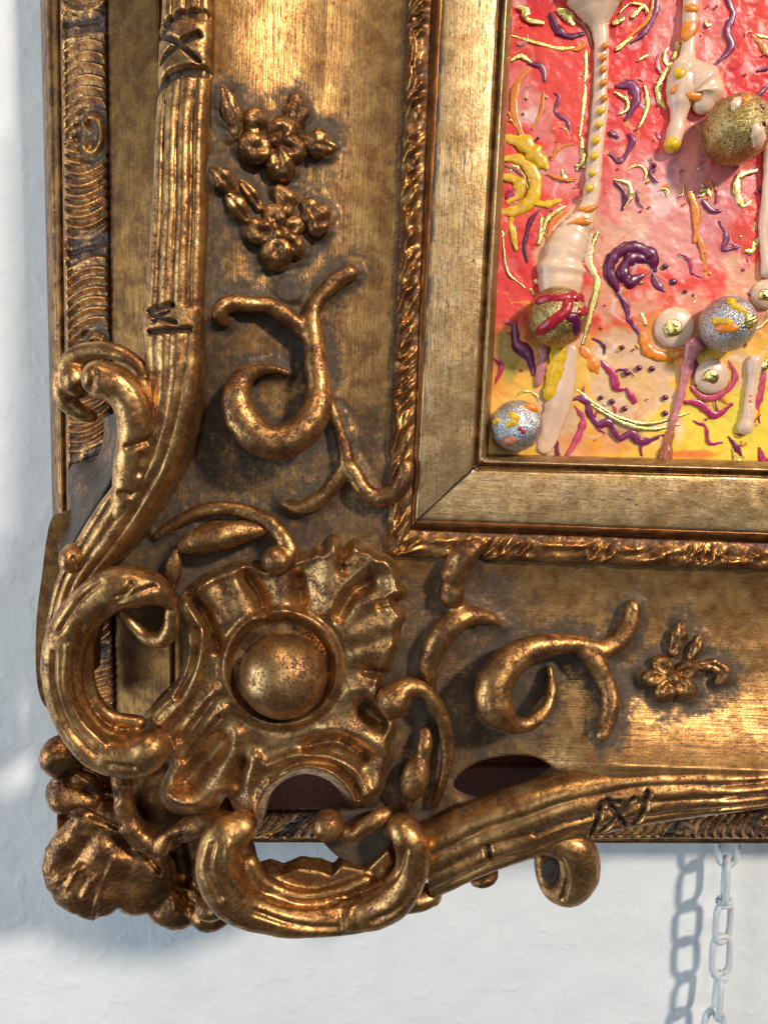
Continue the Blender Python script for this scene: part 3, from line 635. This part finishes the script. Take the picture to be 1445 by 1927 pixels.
fuse('bud', [ell(140, 1050, 97, 26, 30, 0, 6)], G_RAIL, FR, carve=[([(140, 1050), (146, 1066)], 5, -1.2)])
# corner leaf cluster
fuse('leaf_cluster', [ell(118, 1424, 80, 42, 44, 0, 6), ell(140, 1495, 80, 58, 48, 0, 6), ell(172, 1634, 80, 98, 108, 0, 7), ell(262, 1650, 78, 80, 84, 0, 6), ell(330, 1700, 76, 60, 52, 0, 6), ell(398, 1715, 78, 46, 38, 0, 6), ell(200, 1560, 79, 80, 60, 0, 5),
                     plate_geo([(150, 1420), (300, 1420), (440, 1560), (470, 1660), (420, 1720), (340, 1720), (250, 1690), (140, 1690), (100, 1600), (110, 1500)], 76, 60),
                     T4((222, 1440, 86, 18), (232, 1482, 87, 20), (238, 1530, 87, 22), (262, 1578, 87, 23), (300, 1592, 87, 24), (334, 1570, 88, 24), (382, 1550, 89, 24), (440, 1545, 89, 20))],
     G_DARK, FR, lump=.5, lumpscale=.14, fine=.10, carve=[([(98, 1560), (150, 1530), (220, 1560)], 7, -2.2), ([(150, 1630), (200, 1650)], 46, -2.6), ([(130, 1500), (160, 1496)], 24, -1.6), ([(250, 1670), (285, 1690)], 26, -1.4), ([(175, 1740), (185, 1690), (215, 1620)], 5, .8), ([(105, 1660), (150, 1640)], 5, .8), ([(130, 1470), (210, 1500)], 12, -2), ([(120, 1640), (180, 1570), (250, 1600)], 20, -1.6), ([(125, 1670), (142, 1640)], 6, .9), ([(155, 1690), (172, 1660)], 6, .9), ([(335, 1590), (350, 1700)], 14, -4), ([(268, 1600), (300, 1640)], 6, -1.5)])
fuse('gap_shade_plate', [plate_geo([(300, 1500), (420, 1520), (420, 1720), (352, 1716), (336, 1640)], 70, 62)], M_BLACK, FR, voxel=1.0)  # black plate added to paint the deep shade of the gap
# bottom C scroll
fuse('curved_scroll', [T4((452, 1556, 100, 34), (424, 1578, 101, 44), (412, 1622, 101, 48), (428, 1672, 101, 48), (464, 1704, 100, 44), (515, 1722, 99, 38), (574, 1730, 98, 34), (628, 1728, 97, 34), (682, 1720, 98, 34), (728, 1700, 99, 36)),
                  T4((738, 1560, 97, 20), (758, 1562, 100, 34), (776, 1596, 101, 36), (772, 1644, 101, 36), (744, 1690, 100, 38), (700, 1718, 98, 34), (640, 1730, 96, 24)),
                  T4((470, 1625, 97, 20), (492, 1656, 97, 16), (528, 1676, 96, 14), (574, 1688, 96, 14), (628, 1680, 96, 13), (690, 1655, 95, 10)),
                  T4((452, 1600, 90, 20), (480, 1648, 90, 24), (540, 1668, 90, 22), (610, 1672, 90, 22), (680, 1650, 90, 24), (720, 1630, 90, 30)),
                  T4((760, 1700, 97, 22), (800, 1692, 96, 22), (818, 1682, 95, 16)), ell(398, 1706, 94, 34, 26, 0, 5),
                  plate_geo([(452, 1620), (478, 1650), (500, 1642), (528, 1650), (560, 1636), (600, 1640), (625, 1650), (642, 1630), (690, 1640), (730, 1600), (770, 1660), (700, 1710), (600, 1722), (500, 1706), (450, 1680)], 94, 86)],
     G_RAIL, FR, lump=.22, lumpscale=.12, carve=[([(470, 1670), (530, 1698), (600, 1702), (650, 1690)], 6, -1.6), ([(640, 1738), (644, 1700), (670, 1680)], 5, -1.4), ([(480, 1715), (560, 1742), (640, 1748)], 6, -1.0), ([(400, 1590), (392, 1640), (415, 1690)], 6, -1.0), ([(430, 1590), (428, 1640), (456, 1680)], 6, .9), ([(640, 1700), (690, 1690), (740, 1650), (762, 1600)], 6, -1.2), ([(700, 1735), (750, 1710), (790, 1660)], 6, -1.0), ([(655, 1745), (665, 1705), (720, 1670)], 5, 1.0)])
fuse('knob_scroll', [ell(617, 1552, 99, 32, 32, 0, 5), T4((640, 1566, 97, 18), (660, 1570, 97, 18), (686, 1556, 98, 18), (706, 1542, 98, 18), (724, 1532, 97, 16)), plate_geo([(600, 1560), (640, 1530), (720, 1520), (740, 1560), (735, 1620), (690, 1640), (640, 1618), (610, 1590)], 91, 84)], G_ORN, FR,
     dust_shade_fn=lambda u, v, P, N: np.clip(.8-.2*(-P[:, 1]-91), 0, .85))
# volute under the bottom rail
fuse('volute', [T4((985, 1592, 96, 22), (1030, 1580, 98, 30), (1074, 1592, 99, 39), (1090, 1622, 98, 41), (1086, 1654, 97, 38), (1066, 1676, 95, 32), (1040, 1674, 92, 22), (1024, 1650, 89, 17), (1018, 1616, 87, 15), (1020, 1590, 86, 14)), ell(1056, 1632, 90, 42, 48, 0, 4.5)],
     G_RAIL, FR, dust_shade_fn=lambda u, v, P, N: sstep(30, 16, np.hypot((u-1036)/.8, (v-1640)/1.25)), lump=.2, lumpscale=.12, carve=[([(1056, 1622), (1064, 1655), (1058, 1690)], 5, -1.3)])  # shade of the hollow painted in as a dark patch
fuse('bud', [ell(910, 1648, 84, 32, 18, -.3, 5)], G_DARK, FR); fuse('bud', [ell(812, 1682, 93, 22, 18, 0, 5)], G_RAIL, FR)

# ================================================================== PAINTING
PD = 80.0
PT = thing('abstract_painting', 'abstract painting in coral red and yellow with wax drips and glittery balls', 'painting', tuple(U(1200, 860, PD)*MM))
def A(x, y): return (900+x/2.651, y/2.651)
def B(x, y): return (900+x/2.651, 420+y/2.651)
us = np.arange(895, 1640, 2.6); vs = np.arange(-240, 890, 2.6)
pu, pv = np.meshgrid(us, vs, indexing='ij'); nz = noise2(pu, pv, .012, 4, 1.); nf = noise2(pu, pv, .05, 3, 2.)
red = np.array([.74, .03, .035]); coral = np.array([.82, .075, .05]); pink = np.array([.80, .27, .24]); yel = np.array([.90, .50, .07]); org = np.array([.80, .26, .05]); bei = np.array([.78, .48, .28]); lem = np.array([.90, .66, .07]); whi = np.array([.85, .68, .64])
def lerp(a, b, t): return a+(b-a)*t[..., None]
c = lerp(np.broadcast_to(red, pu.shape+(3,)), coral, np.clip(.5+nz*.5, 0, 1))
c = lerp(c, org, sstep(600, 660, pv+30*nz))
c = lerp(c, yel, sstep(650, 760, pv+45*nz+(pu-950)*.12))
c = lerp(c, lem, sstep(690, 800, pv+30*nz)*sstep(1180, 1340, pu+60*nf))
def blob(x, y, rx, ry, col, amt=1.0, soft=.5, nzk=.4):
    global c
    q = np.hypot((pu-x)/rx, (pv-y)/ry)+nzk*nz+.2*nf; c = lerp(c, np.array(col), amt*sstep(1+soft/2, 1-soft/2, q))
for a in ((1200, 330, 80, 50, pink, .45), (1150, 420, 60, 60, pink, .5), (1360, 380, 60, 70, pink, .6), (1230, 400, 90, 85, pink, .9), (1180, 460, 110, 60, bei, .6), (1300, 450, 70, 90, pink, .8), (1290, 280, 45, 50, pink, .8), (1060, 310, 40, 50, pink, .8), (980, 180, 32, 60, pink, .7), (1020, 215, 32, 40, pink, .7), (1260, 60, 28, 60, pink, .6), (1320, 60, 45, 70, pink, .5), (1180, 560, 110, 50, bei, .6),
          (1170, 700, 80, 95, bei, .95), (1060, 470, 45, 60, bei, .9), (1045, 790, 55, 80, bei, .9), (1300, 590, 60, 60, bei, .5), (1400, 560, 60, 80, bei, .7), (1190, 720, 40, 30, yel, .35), (960, 660, 24, 50, (.42, .38, .06), .8), (1250, 560, 26, 16, coral, .7), (1190, 530, 36, 40, coral, .9), (1110, 830, 70, 20, org, .6), (1290, 855, 60, 10, coral, .7), (1245, 370, 18, 30, whi, .5), (1400, 690, 30, 50, bei, .5), (985, 390, 60, 60, coral, .5)):
    blob(*a)
for i in range(40):
    x, y = 950+RNG.rand()*500, RNG.rand()*600; blob(x, y, 6+10*RNG.rand(), 5+10*RNG.rand(), whi if RNG.rand() < .6 else pink, .35, .6, .6)
wq = 14*noise2(pu, pv, .02, 2, 31.); 
for sd_, col_, wd_, am_, fr_ in ((41., np.array([.85, .30, .03]), .035, .75, .011), (43., whi, .09, .45, .014), (47., np.array([.55, .03, .10]), .022, .7, .013), (53., np.array([.88, .55, .12]), .03, .7, .016), (59., bei, .10, .4, .02)):
    iso = np.abs(noise2(pu+wq, pv-wq, fr_, 2, sd_)); msk = sstep(.0, .35, noise2(pu, pv, .009, 2, sd_+1.5))
    c = lerp(c, col_, am_*msk*sstep(wd_, wd_*.45, iso))
relief = .35*nz+.15*nf+.04*noise2(pu, pv, .22, 2, 5.)
kk = NT('painted_canvas'); pc = kk.attr('paint'); v = kk.obj()
wv = kk.n('ShaderNodeTexWave', bands_direction='X'); kk.l(v, wv.inputs['Vector']); wv.inputs['Scale'].default_value = .55; wv.inputs['Distortion'].default_value = 1.0
wz = kk.n('ShaderNodeTexWave', bands_direction='Z'); kk.l(v, wz.inputs['Vector']); wz.inputs['Scale'].default_value = .55; wz.inputs['Distortion'].default_value = 1.0
weave = kk.math('MULTIPLY', wv.outputs['Fac'], wz.outputs['Fac']); fn = kk.noise(v, 1.5, 5, .65)
kk.l(kk.mix(kk.math('MULTIPLY', kk.ramp(fn, .45, .75), .10), pc.outputs['Color'], (.85, .45, .36)), kk.p.inputs['Base Color'])
kk.p.inputs['Roughness'].default_value = .3; kk.p.inputs['Specular IOR Level'].default_value = .3; nb = kk.bump(weave, .08, .2); nb = kk.bump(fn, .16, .5, nb); kk.l(nb, kk.p.inputs['Normal'])
allf = np.ones((pu.shape[0]-1, pu.shape[1]-1), bool)
gridmesh('canvas', U(pu, pv, PD+relief), allf, {'paint': np.concatenate([c, np.ones(pu.shape+(1,))], -1)}, kk.m, PT, back=12.0)
PM = {}
def pm(n):
    if n not in PM:
        cols = dict(purple=(.13, .008, .05), violet=(.20, .018, .09), magenta=(.45, .02, .10), pinkp=(.62, .07, .14), orange=(.80, .22, .012), yellow=(.84, .46, .008), gold=(.86, .62, .20), wax=(.80, .53, .36), pinkwax=(.62, .20, .20), red=(.42, .012, .025), brown=(.42, .12, .05))
        if n == 'gold': PM[n] = plain('paint_gold', cols[n], .26, metal=.95, var=.25, bumpk=.8)
        elif n == 'wax': PM[n] = plain('wax', cols[n], .30, var=.09, bumpk=.15, coat=.3, sss=.12, bscale=.4)
        else: PM[n] = plain('paint_'+n, cols[n], .3, var=.3, bumpk=.5, coat=.25)
    return PM[n]
def stroke(cols, pts, r, z=.4, flat=.45, name='paint_stroke', rag=.35):
    m = len(pts); rr = r if isinstance(r, (list, tuple)) else [max(1.0, r*(.45 if i in (0, m-1) and m > 2 else 1)) for i in range(m)]
    V, Fc = tube_px([(p[0], p[1], PD+z, q) for p, q in zip(pts, rr)], flat=flat, n=10, sub=6, ragged=rag)
    V = V+.12*fbm(V*.9, 2)[:, None]*np.array([1, 1, 1]); return make(name, V, Fc, pm(cols), PT)
wax_thick = dict(flat=.75, z=1.2, rag=.15, name='wax_drip')
stroke('wax', [A(590, -60), A(590, 20), A(600, 110), A(612, 210), A(608, 400), A(604, 560), A(586, 720), A(572, 880), A(556, 1000), A(520, 1090), A(470, 1170), A(430, 1260), A(412, 1350), A(408, 1430)], [60, 48, 20, 13, 13, 14, 14, 14, 15, 21, 31, 37, 45, 40], flat=.55, z=1.0, rag=.12, name='wax_drip')
stroke('wax', [A(1060, -60), A(1055, 60), A(1050, 180), A(1040, 280), A(1030, 340), A(1010, 460), A(1000, 560), A(985, 640), A(968, 720)], [14, 14, 13, 14, 24, 28, 17, 15, 15], **wax_thick)
stroke('wax', [A(1060, 380), A(1110, 420), A(1130, 470), A(1120, 510)], [30, 34, 32, 22], **wax_thick)
stroke('wax', [B(1375, 690), B(1368, 780), B(1352, 880), B(1345, 960), B(1330, 1015)], [14, 11, 11, 12, 15], **wax_thick)
stroke('wax', [A(1445, 640), A(1440, 800), A(1435, 950), B(1420, 20), B(1425, 130), B(1440, 240)], [10, 7, 8, 9, 8, 12], **wax_thick)
stroke('wax', [B(460, 640), B(440, 740), B(400, 880), B(360, 1010), B(330, 1110)], [12, 18, 26, 22, 18], flat=.25, z=.4, rag=.1, name='wax_drip')
stroke('yellow', [B(400, 640), B(380, 740), B(350, 860)], [14, 15, 14], flat=.3, z=.9)
stroke('pinkwax', [B(325, 640), B(312, 720), B(298, 800)], [10, 9, 7], flat=.5, z=.8)
stroke('pinkwax', [B(1070, 620), B(1045, 700), B(1010, 850), B(970, 990), B(945, 1090), B(930, 1165)], [15, 11, 8, 7, 9, 16], flat=.6, z=.8, name='wax_drip')
stroke('brown', [B(965, 1010), B(948, 1080), B(930, 1170)], [6, 8, 16], flat=.6, z=1.0)
def disc(x, y, rp):
    d_ = make('wax_disc', *ell(x, y, PD+.6, rp, rp*.98, 0, 1.9), pm('wax'), PT)
    V, Fc = ell(x-1, y+1, PD+2.2, rp*.46, rp*.42, .4, .7); V = V+.25*fbm(V*.9, 2)[:, None]
    make('gold_leaf', V, Fc, pm('gold'), d_)
disc(*B(975, 520), 38); disc(*B(1162, 765), 33); disc(*B(1432, 355), 28)
S_ = [('purple', [B(690, 330), B(650, 230), B(690, 150), B(780, 122), B(860, 160), B(880, 235)], 13), ('purple', [B(850, 190), B(770, 170), B(720, 235), B(755, 290), B(815, 262)], 12), ('violet', [B(690, 340), B(735, 410), B(750, 480), B(800, 550)], 6), ('violet', [B(870, 250), B(890, 305), B(930, 340)], 7),
      ('violet', [B(450, 880), B(530, 882), B(560, 960), B(600, 1002), B(650, 996), B(702, 1072), B(760, 1050), B(815, 1090), B(920, 1060)], 7), ('gold', [B(480, 820), B(560, 890), B(700, 970), B(850, 1002), B(1050, 948)], 4), ('gold', [B(560, 905), B(700, 990), B(850, 1030), B(1000, 1005)], 5),
      ('purple', [B(570, 575), B(622, 602), B(630, 655)], 3), ('magenta', [B(612, 690), B(670, 755), B(688, 820), B(722, 832)], 7), ('magenta', [B(738, 825), B(780, 890)], 5), ('violet', [B(180, 500), B(190, 600), B(245, 650), B(275, 750)], 11), ('magenta', [B(80, 670), B(115, 715), B(85, 800)], 5),
      ('pinkp', [B(480, 910), B(522, 980), B(490, 1080), B(445, 1155)], 7), ('violet', [B(388, 1090), B(396, 1155)], 4), ('magenta', [B(1030, 890), B(1100, 900), B(1180, 958), B(1262, 905)], 7), ('magenta', [B(1070, 985), B(1128, 1015), B(1150, 1095), B(1215, 1095)], 4), ('violet', [B(1245, 1065), B(1280, 1110), B(1310, 1160)], 6),
      ('magenta', [B(1400, 1120), B(1412, 1170), B(1445, 1180)], 7), ('pinkp', [B(1060, 815), B(1130, 872), B(1225, 845), B(1280, 770), B(1248, 690)], 6), ('pinkp', [B(1425, 740), B(1405, 850), B(1385, 930)], 9), ('violet', [B(1200, -10), B(1235, 70), B(1220, 130), B(1295, 118)], 5), ('magenta', [B(1000, 155), B(1050, 178), B(1068, 250), B(1115, 270)], 4),
      ('purple', [B(250, -10), B(230, 110), B(246, 190)], 4), ('orange', [B(325, 185), B(420, 212), B(522, 205)], 7), ('orange', [B(515, 620), B(560, 690), B(590, 745)], 13), ('orange', [B(820, 560), B(850, 640), B(960, 682)], 14), ('orange', [B(1090, 50), B(1118, 130), B(1132, 235)], 6), ('orange', [B(330, 60), B(430, 100), B(510, 80)], 4),
      ('orange', [A(250, 345), A(190, 430), A(178, 560), A(225, 690)], 8), ('orange', [A(325, 460), A(312, 560), A(270, 640)], 4), ('orange', [A(365, 795), A(400, 740), A(470, 718)], 4), ('orange', [A(340, 868), A(420, 892), A(495, 890)], 3), ('gold', [A(260, 310), A(210, 280), A(165, 300)], 5),
      ('yellow', [A(120, 790), A(210, 800), A(275, 880), A(275, 975), A(205, 1045), A(120, 1060)], 13), ('yellow', [A(140, 690), A(230, 720), A(285, 780), A(340, 835)], 17), ('yellow', [A(250, 1000), A(330, 1020), A(405, 1000)], 8), ('yellow', [A(120, 880), A(190, 905), A(205, 960), A(150, 1005)], 13), ('magenta', [A(150, 980), A(185, 945)], 8), ('brown', [A(130, 820), A(210, 860), A(245, 940)], 4), ('orange', [A(150, 560), A(200, 650), A(235, 720)], 5),
      ('yellow', [B(180, 0), B(175, 70), B(190, 130)], 6), ('yellow', [A(180, 1040), A(160, 1120), A(190, 1210)], 6), ('purple', [A(300, 1050), A(255, 1110), A(235, 1215)], 5), ('gold', [A(430, 1030), A(345, 1090), A(310, 1200)], 5), ('orange', [A(440, 1050), A(370, 1110), A(345, 1200)], 6),
      ('purple', [A(362, 70), A(390, 140), A(450, 182), A(525, 168)], 8), ('violet', [A(250, 315), A(312, 330), A(332, 400)], 6), ('violet', [A(375, 465), A(402, 485), A(382, 560), A(440, 600), A(458, 665)], 4), ('violet', [A(770, 205), A(830, 155), A(880, 60), A(890, -10)], 6), ('orange', [A(740, 195), A(850, 90), A(870, -10)], 5), ('violet', [A(1235, -20), A(1270, 70), A(1240, 150), A(1262, 235), A(1175, 325)], 6),
      ('violet', [A(690, 428), A(760, 425), A(785, 500), A(735, 595)], 10), ('gold', [A(680, 460), A(738, 500), A(735, 550), A(700, 570)], 4), ('violet', [A(745, 670), A(770, 700), A(730, 780), A(700, 800), A(655, 765)], 5), ('violet', [A(660, 660), A(690, 680)], 4), ('purple', [A(680, 905), A(728, 965), A(715, 1050)], 5), ('gold', [A(680, 895), A(745, 915), A(762, 975), A(725, 1040)], 4), ('violet', [A(860, 790), A(875, 850), A(855, 860), A(890, 910)], 4), ('violet', [A(1120, 1000), A(1165, 1050), A(1215, 1050)], 5), ('violet', [A(790, 950), A(800, 1010), A(820, 1040)], 3),
      ('gold', [A(195, 35), A(235, 50), A(240, 95), A(320, 115)], 7), ('gold', [A(400, 50), A(450, 80), A(470, 115)], 12), ('brown', [A(470, 90), A(540, 140), A(565, 240)], 4), ('brown', [A(572, 340), A(568, 450), A(552, 640), A(540, 820)], 4), ('gold', [A(490, 845), A(520, 800), A(512, 690)], 6), ('gold', [A(830, 430), A(842, 530), A(800, 635)], 5), ('gold', [A(960, 320), A(900, 420), A(905, 500), A(930, 540)], 7), ('gold', [A(975, 290), A(1000, 230)], 4), ('gold', [A(160, 175), A(300, 215), A(420, 243), A(530, 218)], 4), ('orange', [A(430, 245), A(500, 240), A(535, 215)], 5), ('gold', [A(690, 245), A(760, 190)], 4), ('gold', [A(675, 115), A(715, 95)], 6), ('gold', [A(535, 250), A(530, 450), A(505, 680)], 5), ('gold', [A(800, 300), A(840, 275)], 3),
      ('gold', [A(1385, 850), A(1300, 880), A(1290, 960), A(1320, 1030), A(1360, 1000)], 7), ('gold', [A(1105, 955), A(1140, 950), A(1160, 980)], 5), ('orange', [A(1050, 960), A(1085, 1060), A(1080, 1200)], 8), ('gold', [A(1060, 960), A(1100, 1080)], 4), ('orange', [A(1370, 180), A(1410, 220), A(1445, 270)], 8), ('gold', [A(1390, 175), A(1445, 190)], 4), ('violet', [A(1400, 470), A(1440, 430)], 5), ('violet', [A(1395, 350), A(1440, 340)], 4), ('gold', [A(820, 30), A(770, 80)], 4),
      ('gold', [B(592, 50), B(552, 180), B(592, 300), B(560, 450), B(522, 600)], 7), ('wax', [B(560, 60), B(540, 160), B(570, 260)], 9), ('gold', [B(315, -20), B(300, 100)], 3), ('gold', [B(120, 60), B(145, 240), B(230, 320)], 2), ('gold', [B(425, 880), B(450, 800)], 5), ('gold', [B(1380, 0), B(1370, 130), B(1330, 140)], 8), ('gold', [B(1410, 30), B(1385, 110)], 5), ('gold', [B(1440, 690), B(1405, 740)], 8), ('gold', [B(815, 455), B(830, 500)], 4), ('gold', [B(330, 290), B(290, 290)], 6), ('orange', [B(420, 300), B(500, 310)], 6), ('orange', [B(1385, 870), B(1395, 950), B(1330, 1060)], 3), ('magenta', [B(1075, 690), B(1070, 750)], 8), ('orange', [B(1000, 650), B(1060, 640)], 8)]
for col, pts, rw in S_: stroke(col, pts, rw*.88, z=.3, flat=.22 if col != 'purple' else .42)
def dot(col, p, rp, z=.5, hz=.55, b=.85, ang=.3): make('paint_dot', *ell(p[0], p[1], PD+z, rp, rp*b, ang, hz), pm(col), PT)
for p, r_ in [(B(930, 215), 6), (B(970, 292), 7), (B(1030, 340), 4), (B(716, 620), 5), (B(740, 746), 7), (B(800, 722), 6), (B(865, 726), 6), (B(665, 890), 6), (B(610, 870), 5), (B(728, 925), 6), (B(930, 948), 6), (B(360, 935), 5), (B(930, 870), 6), (A(1412, 945), 6), (A(295, 690), 3), (A(875, 825), 5), (B(1090, 805), 4)]: dot('purple', p, r_)
for i, p in enumerate([A(632, 228), A(622, 288), A(622, 345), A(624, 412), A(626, 490), A(612, 552), A(602, 620), A(585, 700), A(577, 778), A(566, 865), A(553, 940)]): dot('yellow' if i > 4 else 'orange', p, 8.5 if i in (7, 8, 10) else 7.5, z=3.0 if i else 2.8, hz=.7, b=.8, ang=-.5)
for p in (A(1005, 367), A(1120, 402)): dot('yellow', p, 12, z=4.0, hz=.9)
dot('yellow', A(965, 722), 15, z=1.8, hz=2.1); dot('orange', A(1060, 45), 13, z=2.2, hz=1.0, b=.7); dot('orange', A(1050, 150), 14, z=2.2, hz=.8, b=1.5)
stroke('orange', [A(960, 460), A(1010, 425), A(1050, 470), A(1090, 480), A(1130, 450)], 7, z=3.6); stroke('orange', [A(500, 1040), A(545, 1045), A(590, 1030)], 6, z=2.6); stroke('orange', [A(450, 1115), A(510, 1105), A(565, 1105)], 7, z=3.2)
for y in range(860, 1000, 28): dot('orange', B(1352+(930-y)*.06, y), 3.2, z=2.2, hz=.4)
for i in range(55):
    x, y = 955+RNG.rand()*490, 10+RNG.rand()*830
    dot(['pinkp', 'wax', 'orange', 'gold', 'magenta'][RNG.randint(5)], (x, y), 1.6+2.2*RNG.rand(), z=.35, hz=.4)
for i in range(85):
    x, y = 950+RNG.rand()*490, 5+RNG.rand()*840; a0 = RNG.rand()*6.28; rad = 9+24*RNG.rand(); sp = 1.2+2.2*RNG.rand(); ex = .5+.6*RNG.rand()
    pts = [(x+rad*math.cos(a0+sp*t)*ex*(1-.25*t), y+rad*math.sin(a0+sp*t)*(1-.25*t)) for t in (0, .25, .5, .75, 1)]
    low = y > 600
    stroke([['gold', 'orange', 'violet', 'gold', 'pinkp', 'pinkwax'], ['magenta', 'orange', 'gold', 'pinkp', 'yellow', 'violet']][int(low)][RNG.randint(6)], pts, 1.6+1.8*RNG.rand(), z=.22, flat=.22)
# glitter balls
def glitter(name, c1, c2, c3):
    k = NT(name); v = k.obj(); vo = k.n('ShaderNodeTexVoronoi'); k.l(v, vo.inputs['Vector']); vo.inputs['Scale'].default_value = 2.6
    bl = k.noise(v, .22, 3, .6, .3); fl = k.noise(v, 1.4, 4, .7)
    cc = k.mix(k.ramp(bl, .45, .55), c1, c2); cc = k.mix(k.math('MULTIPLY', k.ramp(fl, .5, .62), .7), cc, c3)
    k.l(cc, k.p.inputs['Base Color']); k.p.inputs['Metallic'].default_value = .85
    sep = k.n('ShaderNodeSeparateColor'); k.l(vo.outputs['Color'], sep.inputs[0]); k.l(k.math('MULTIPLY_ADD', sep.outputs[0], .3, .18), k.p.inputs['Roughness'])
    nb = k.bump(vo.outputs['Distance'], .28, .35); nb = k.bump(fl, .6, .7, nb); k.l(nb, k.p.inputs['Normal']); return k.m
GB = glitter('glitter_gold', (.40, .27, .085), (.60, .45, .19), (.07, .038, .016)); GS = glitter('glitter_silver', (.55, .56, .58), (.75, .75, .76), (.12, .11, .10)); GM = glitter('glitter_mixed', (.52, .52, .56), (.58, .56, .55), (.14, .12, .12))
def ball(u, v, rp, mat, marks, label, amp=.25):
    dc = PD+6.0; R = rp*(DIST-dc)/F_PX; V, Fc = ell(u, v, dc, rp, rp, 0, R); C = U(u, v, dc)
    bo = make('bead', V, Fc, mat, PT, label=label); m = bo.modifiers.new('sub', 'SUBSURF'); m.render_levels = m.levels = 2
    # ray-free placement of raised paint on the ball
    for col, pts, rw in marks:
        Q = catmull(np.array(pts, float), 6) if len(pts) > 1 else np.array(pts*2, float)+np.array([[0, 0], [.05, .04]])
        du = (Q[:, 0])*rp*.96; dv = (Q[:, 1])*rp*.96; s = (DIST-dc)/F_PX
        x = du*s; z = -dv*s; y = -np.sqrt(np.clip(R*R-x*x-z*z, .05, None))*.985
        cc = C+np.stack([x, y, z], -1)*.985
        rr = np.full(len(Q), rw*s)*(1+(.3 if rw < 9 else .06)*np.sin(np.arange(len(Q))*1.7)); rr[0] *= .6; rr[-1] *= .6
        make('paint_stripe', *tube_geo(cc, rr, 10, .5), pm(col), bo)
ball(1385, 245, 61, GB, [('orange', [(-.25, -.45), (.0, -.62)], 7), ('wax', [(.15, .3), (.45, .65)], 13), ('purple', [(.25, -.35)], 6), ('purple', [(.35, .12)], 5), ('wax', [(-.35, -.55), (-.5, -.3)], 10)], 'gold glitter ball with cream and orange dabs')
ball(1047, 597, 57, GB, [('red', [(-.8, -.4), (-.35, -.5), (.15, -.5), (.45, -.75)], 9), ('red', [(-.7, .6), (-.3, .25), (.05, -.05), (.15, -.45)], 10), ('purple', [(.15, .1), (.4, .15), (.55, .6)], 9), ('red', [(.5, -.05), (.9, -.2)], 7), ('red', [(.3, -.5), (.75, -.6)], 8), ('orange', [(.4, -.62)], 6), ('orange', [(.7, -.55)], 5), ('orange', [(.1, -.35)], 5)], 'gold glitter ball with crossed red stripes')
ball(1368, 610, 52, GM, [('yellow', [(-.3, -.8), (-.1, -.45), (.15, -.35)], 7), ('yellow', [(-.85, .0), (-.3, .05)], 6), ('orange', [(-.7, .25), (-.1, .25)], 9), ('gold', [(.3, -.1), (.4, .1)], 17), ('purple', [(.28, .0), (.5, -.1), (.5, .1)], 8), ('orange', [(.6, .75)], 7)], 'silver glitter ball with gold patch and yellow marks')
ball(972, 801, 50, GS, [('yellow', [(-.4, -.45), (-.2, -.2), (-.5, .0)], 7), ('orange', [(.2, -.75), (.6, -.6)], 9), ('red', [(-.1, .05), (.15, .25)], 4), ('brown', [(-.55, .6), (-.2, .55)], 11), ('yellow', [(-.95, -.05), (-.8, -.2)], 6)], 'silver foil ball with yellow smears in the corner')
# ================================================================== CHAIN
CH = thing('hanging_chain', 'pale grey wire chain of knotted links hanging below the frame', 'chain', tuple(U(1350, 1900, 17)*MM))
M_CH = plain('chain_paint', (.60, .62, .62), rough=.38, var=.06, spec=.5, bumpk=.1)
def link(top, knot, bot, a1, a2):
    d = 13.0; s = (DIST-d)/F_PX
    t3, k3, b3 = (U(p[0], p[1], d) for p in (top, knot, bot)); rw = 1.35
    pts = []; W = 4.4
    def lp(e, ang, sgn):
        ax = e-k3; L = np.linalg.norm(ax); ax = ax/L; sd = np.array([math.cos(ang), math.sin(ang), 0]); out = []
        for x_, y_ in ((0, .03), (-.55, .07), (-.95, .2), (-1, .5), (-.97, .75), (-.72, .93), (0, 1), (.72, .93), (.97, .75), (1, .5), (.95, .2), (.55, .07), (0, .03)):
            out.append(k3+ax*L*y_+sd*sgn*W*x_)
        return out
    p1 = lp(t3, a1, 1); p2 = lp(b3, a2, 1)
    hel = [k3+np.array([2.4*math.cos(q), 2.4*math.sin(q), -1.2+2.4*i/18]) for i, q in enumerate(np.linspace(0, 4*math.pi, 19))]
    lo = make('link', *join([tube_geo(catmull(np.array(p1), 6), np.full((len(p1)-1)*6+1, rw), 10), tube_geo(catmull(np.array(p2), 6), np.full((len(p2)-1)*6+1, rw), 10), tube_geo(np.array(hel), np.full(19, 1.15), 10)]), M_CH, CH)
link((1371, 1440), (1369, 1535), (1367, 1628), 1.3, .1)
link((1367, 1617), (1362, 1698), (1357, 1772), 1.25, .45)
link((1357, 1762), (1354, 1837), (1346, 1912), .25, 1.35)
link((1345, 1900), (1335, 1985), (1330, 2060), .1, 1.3)
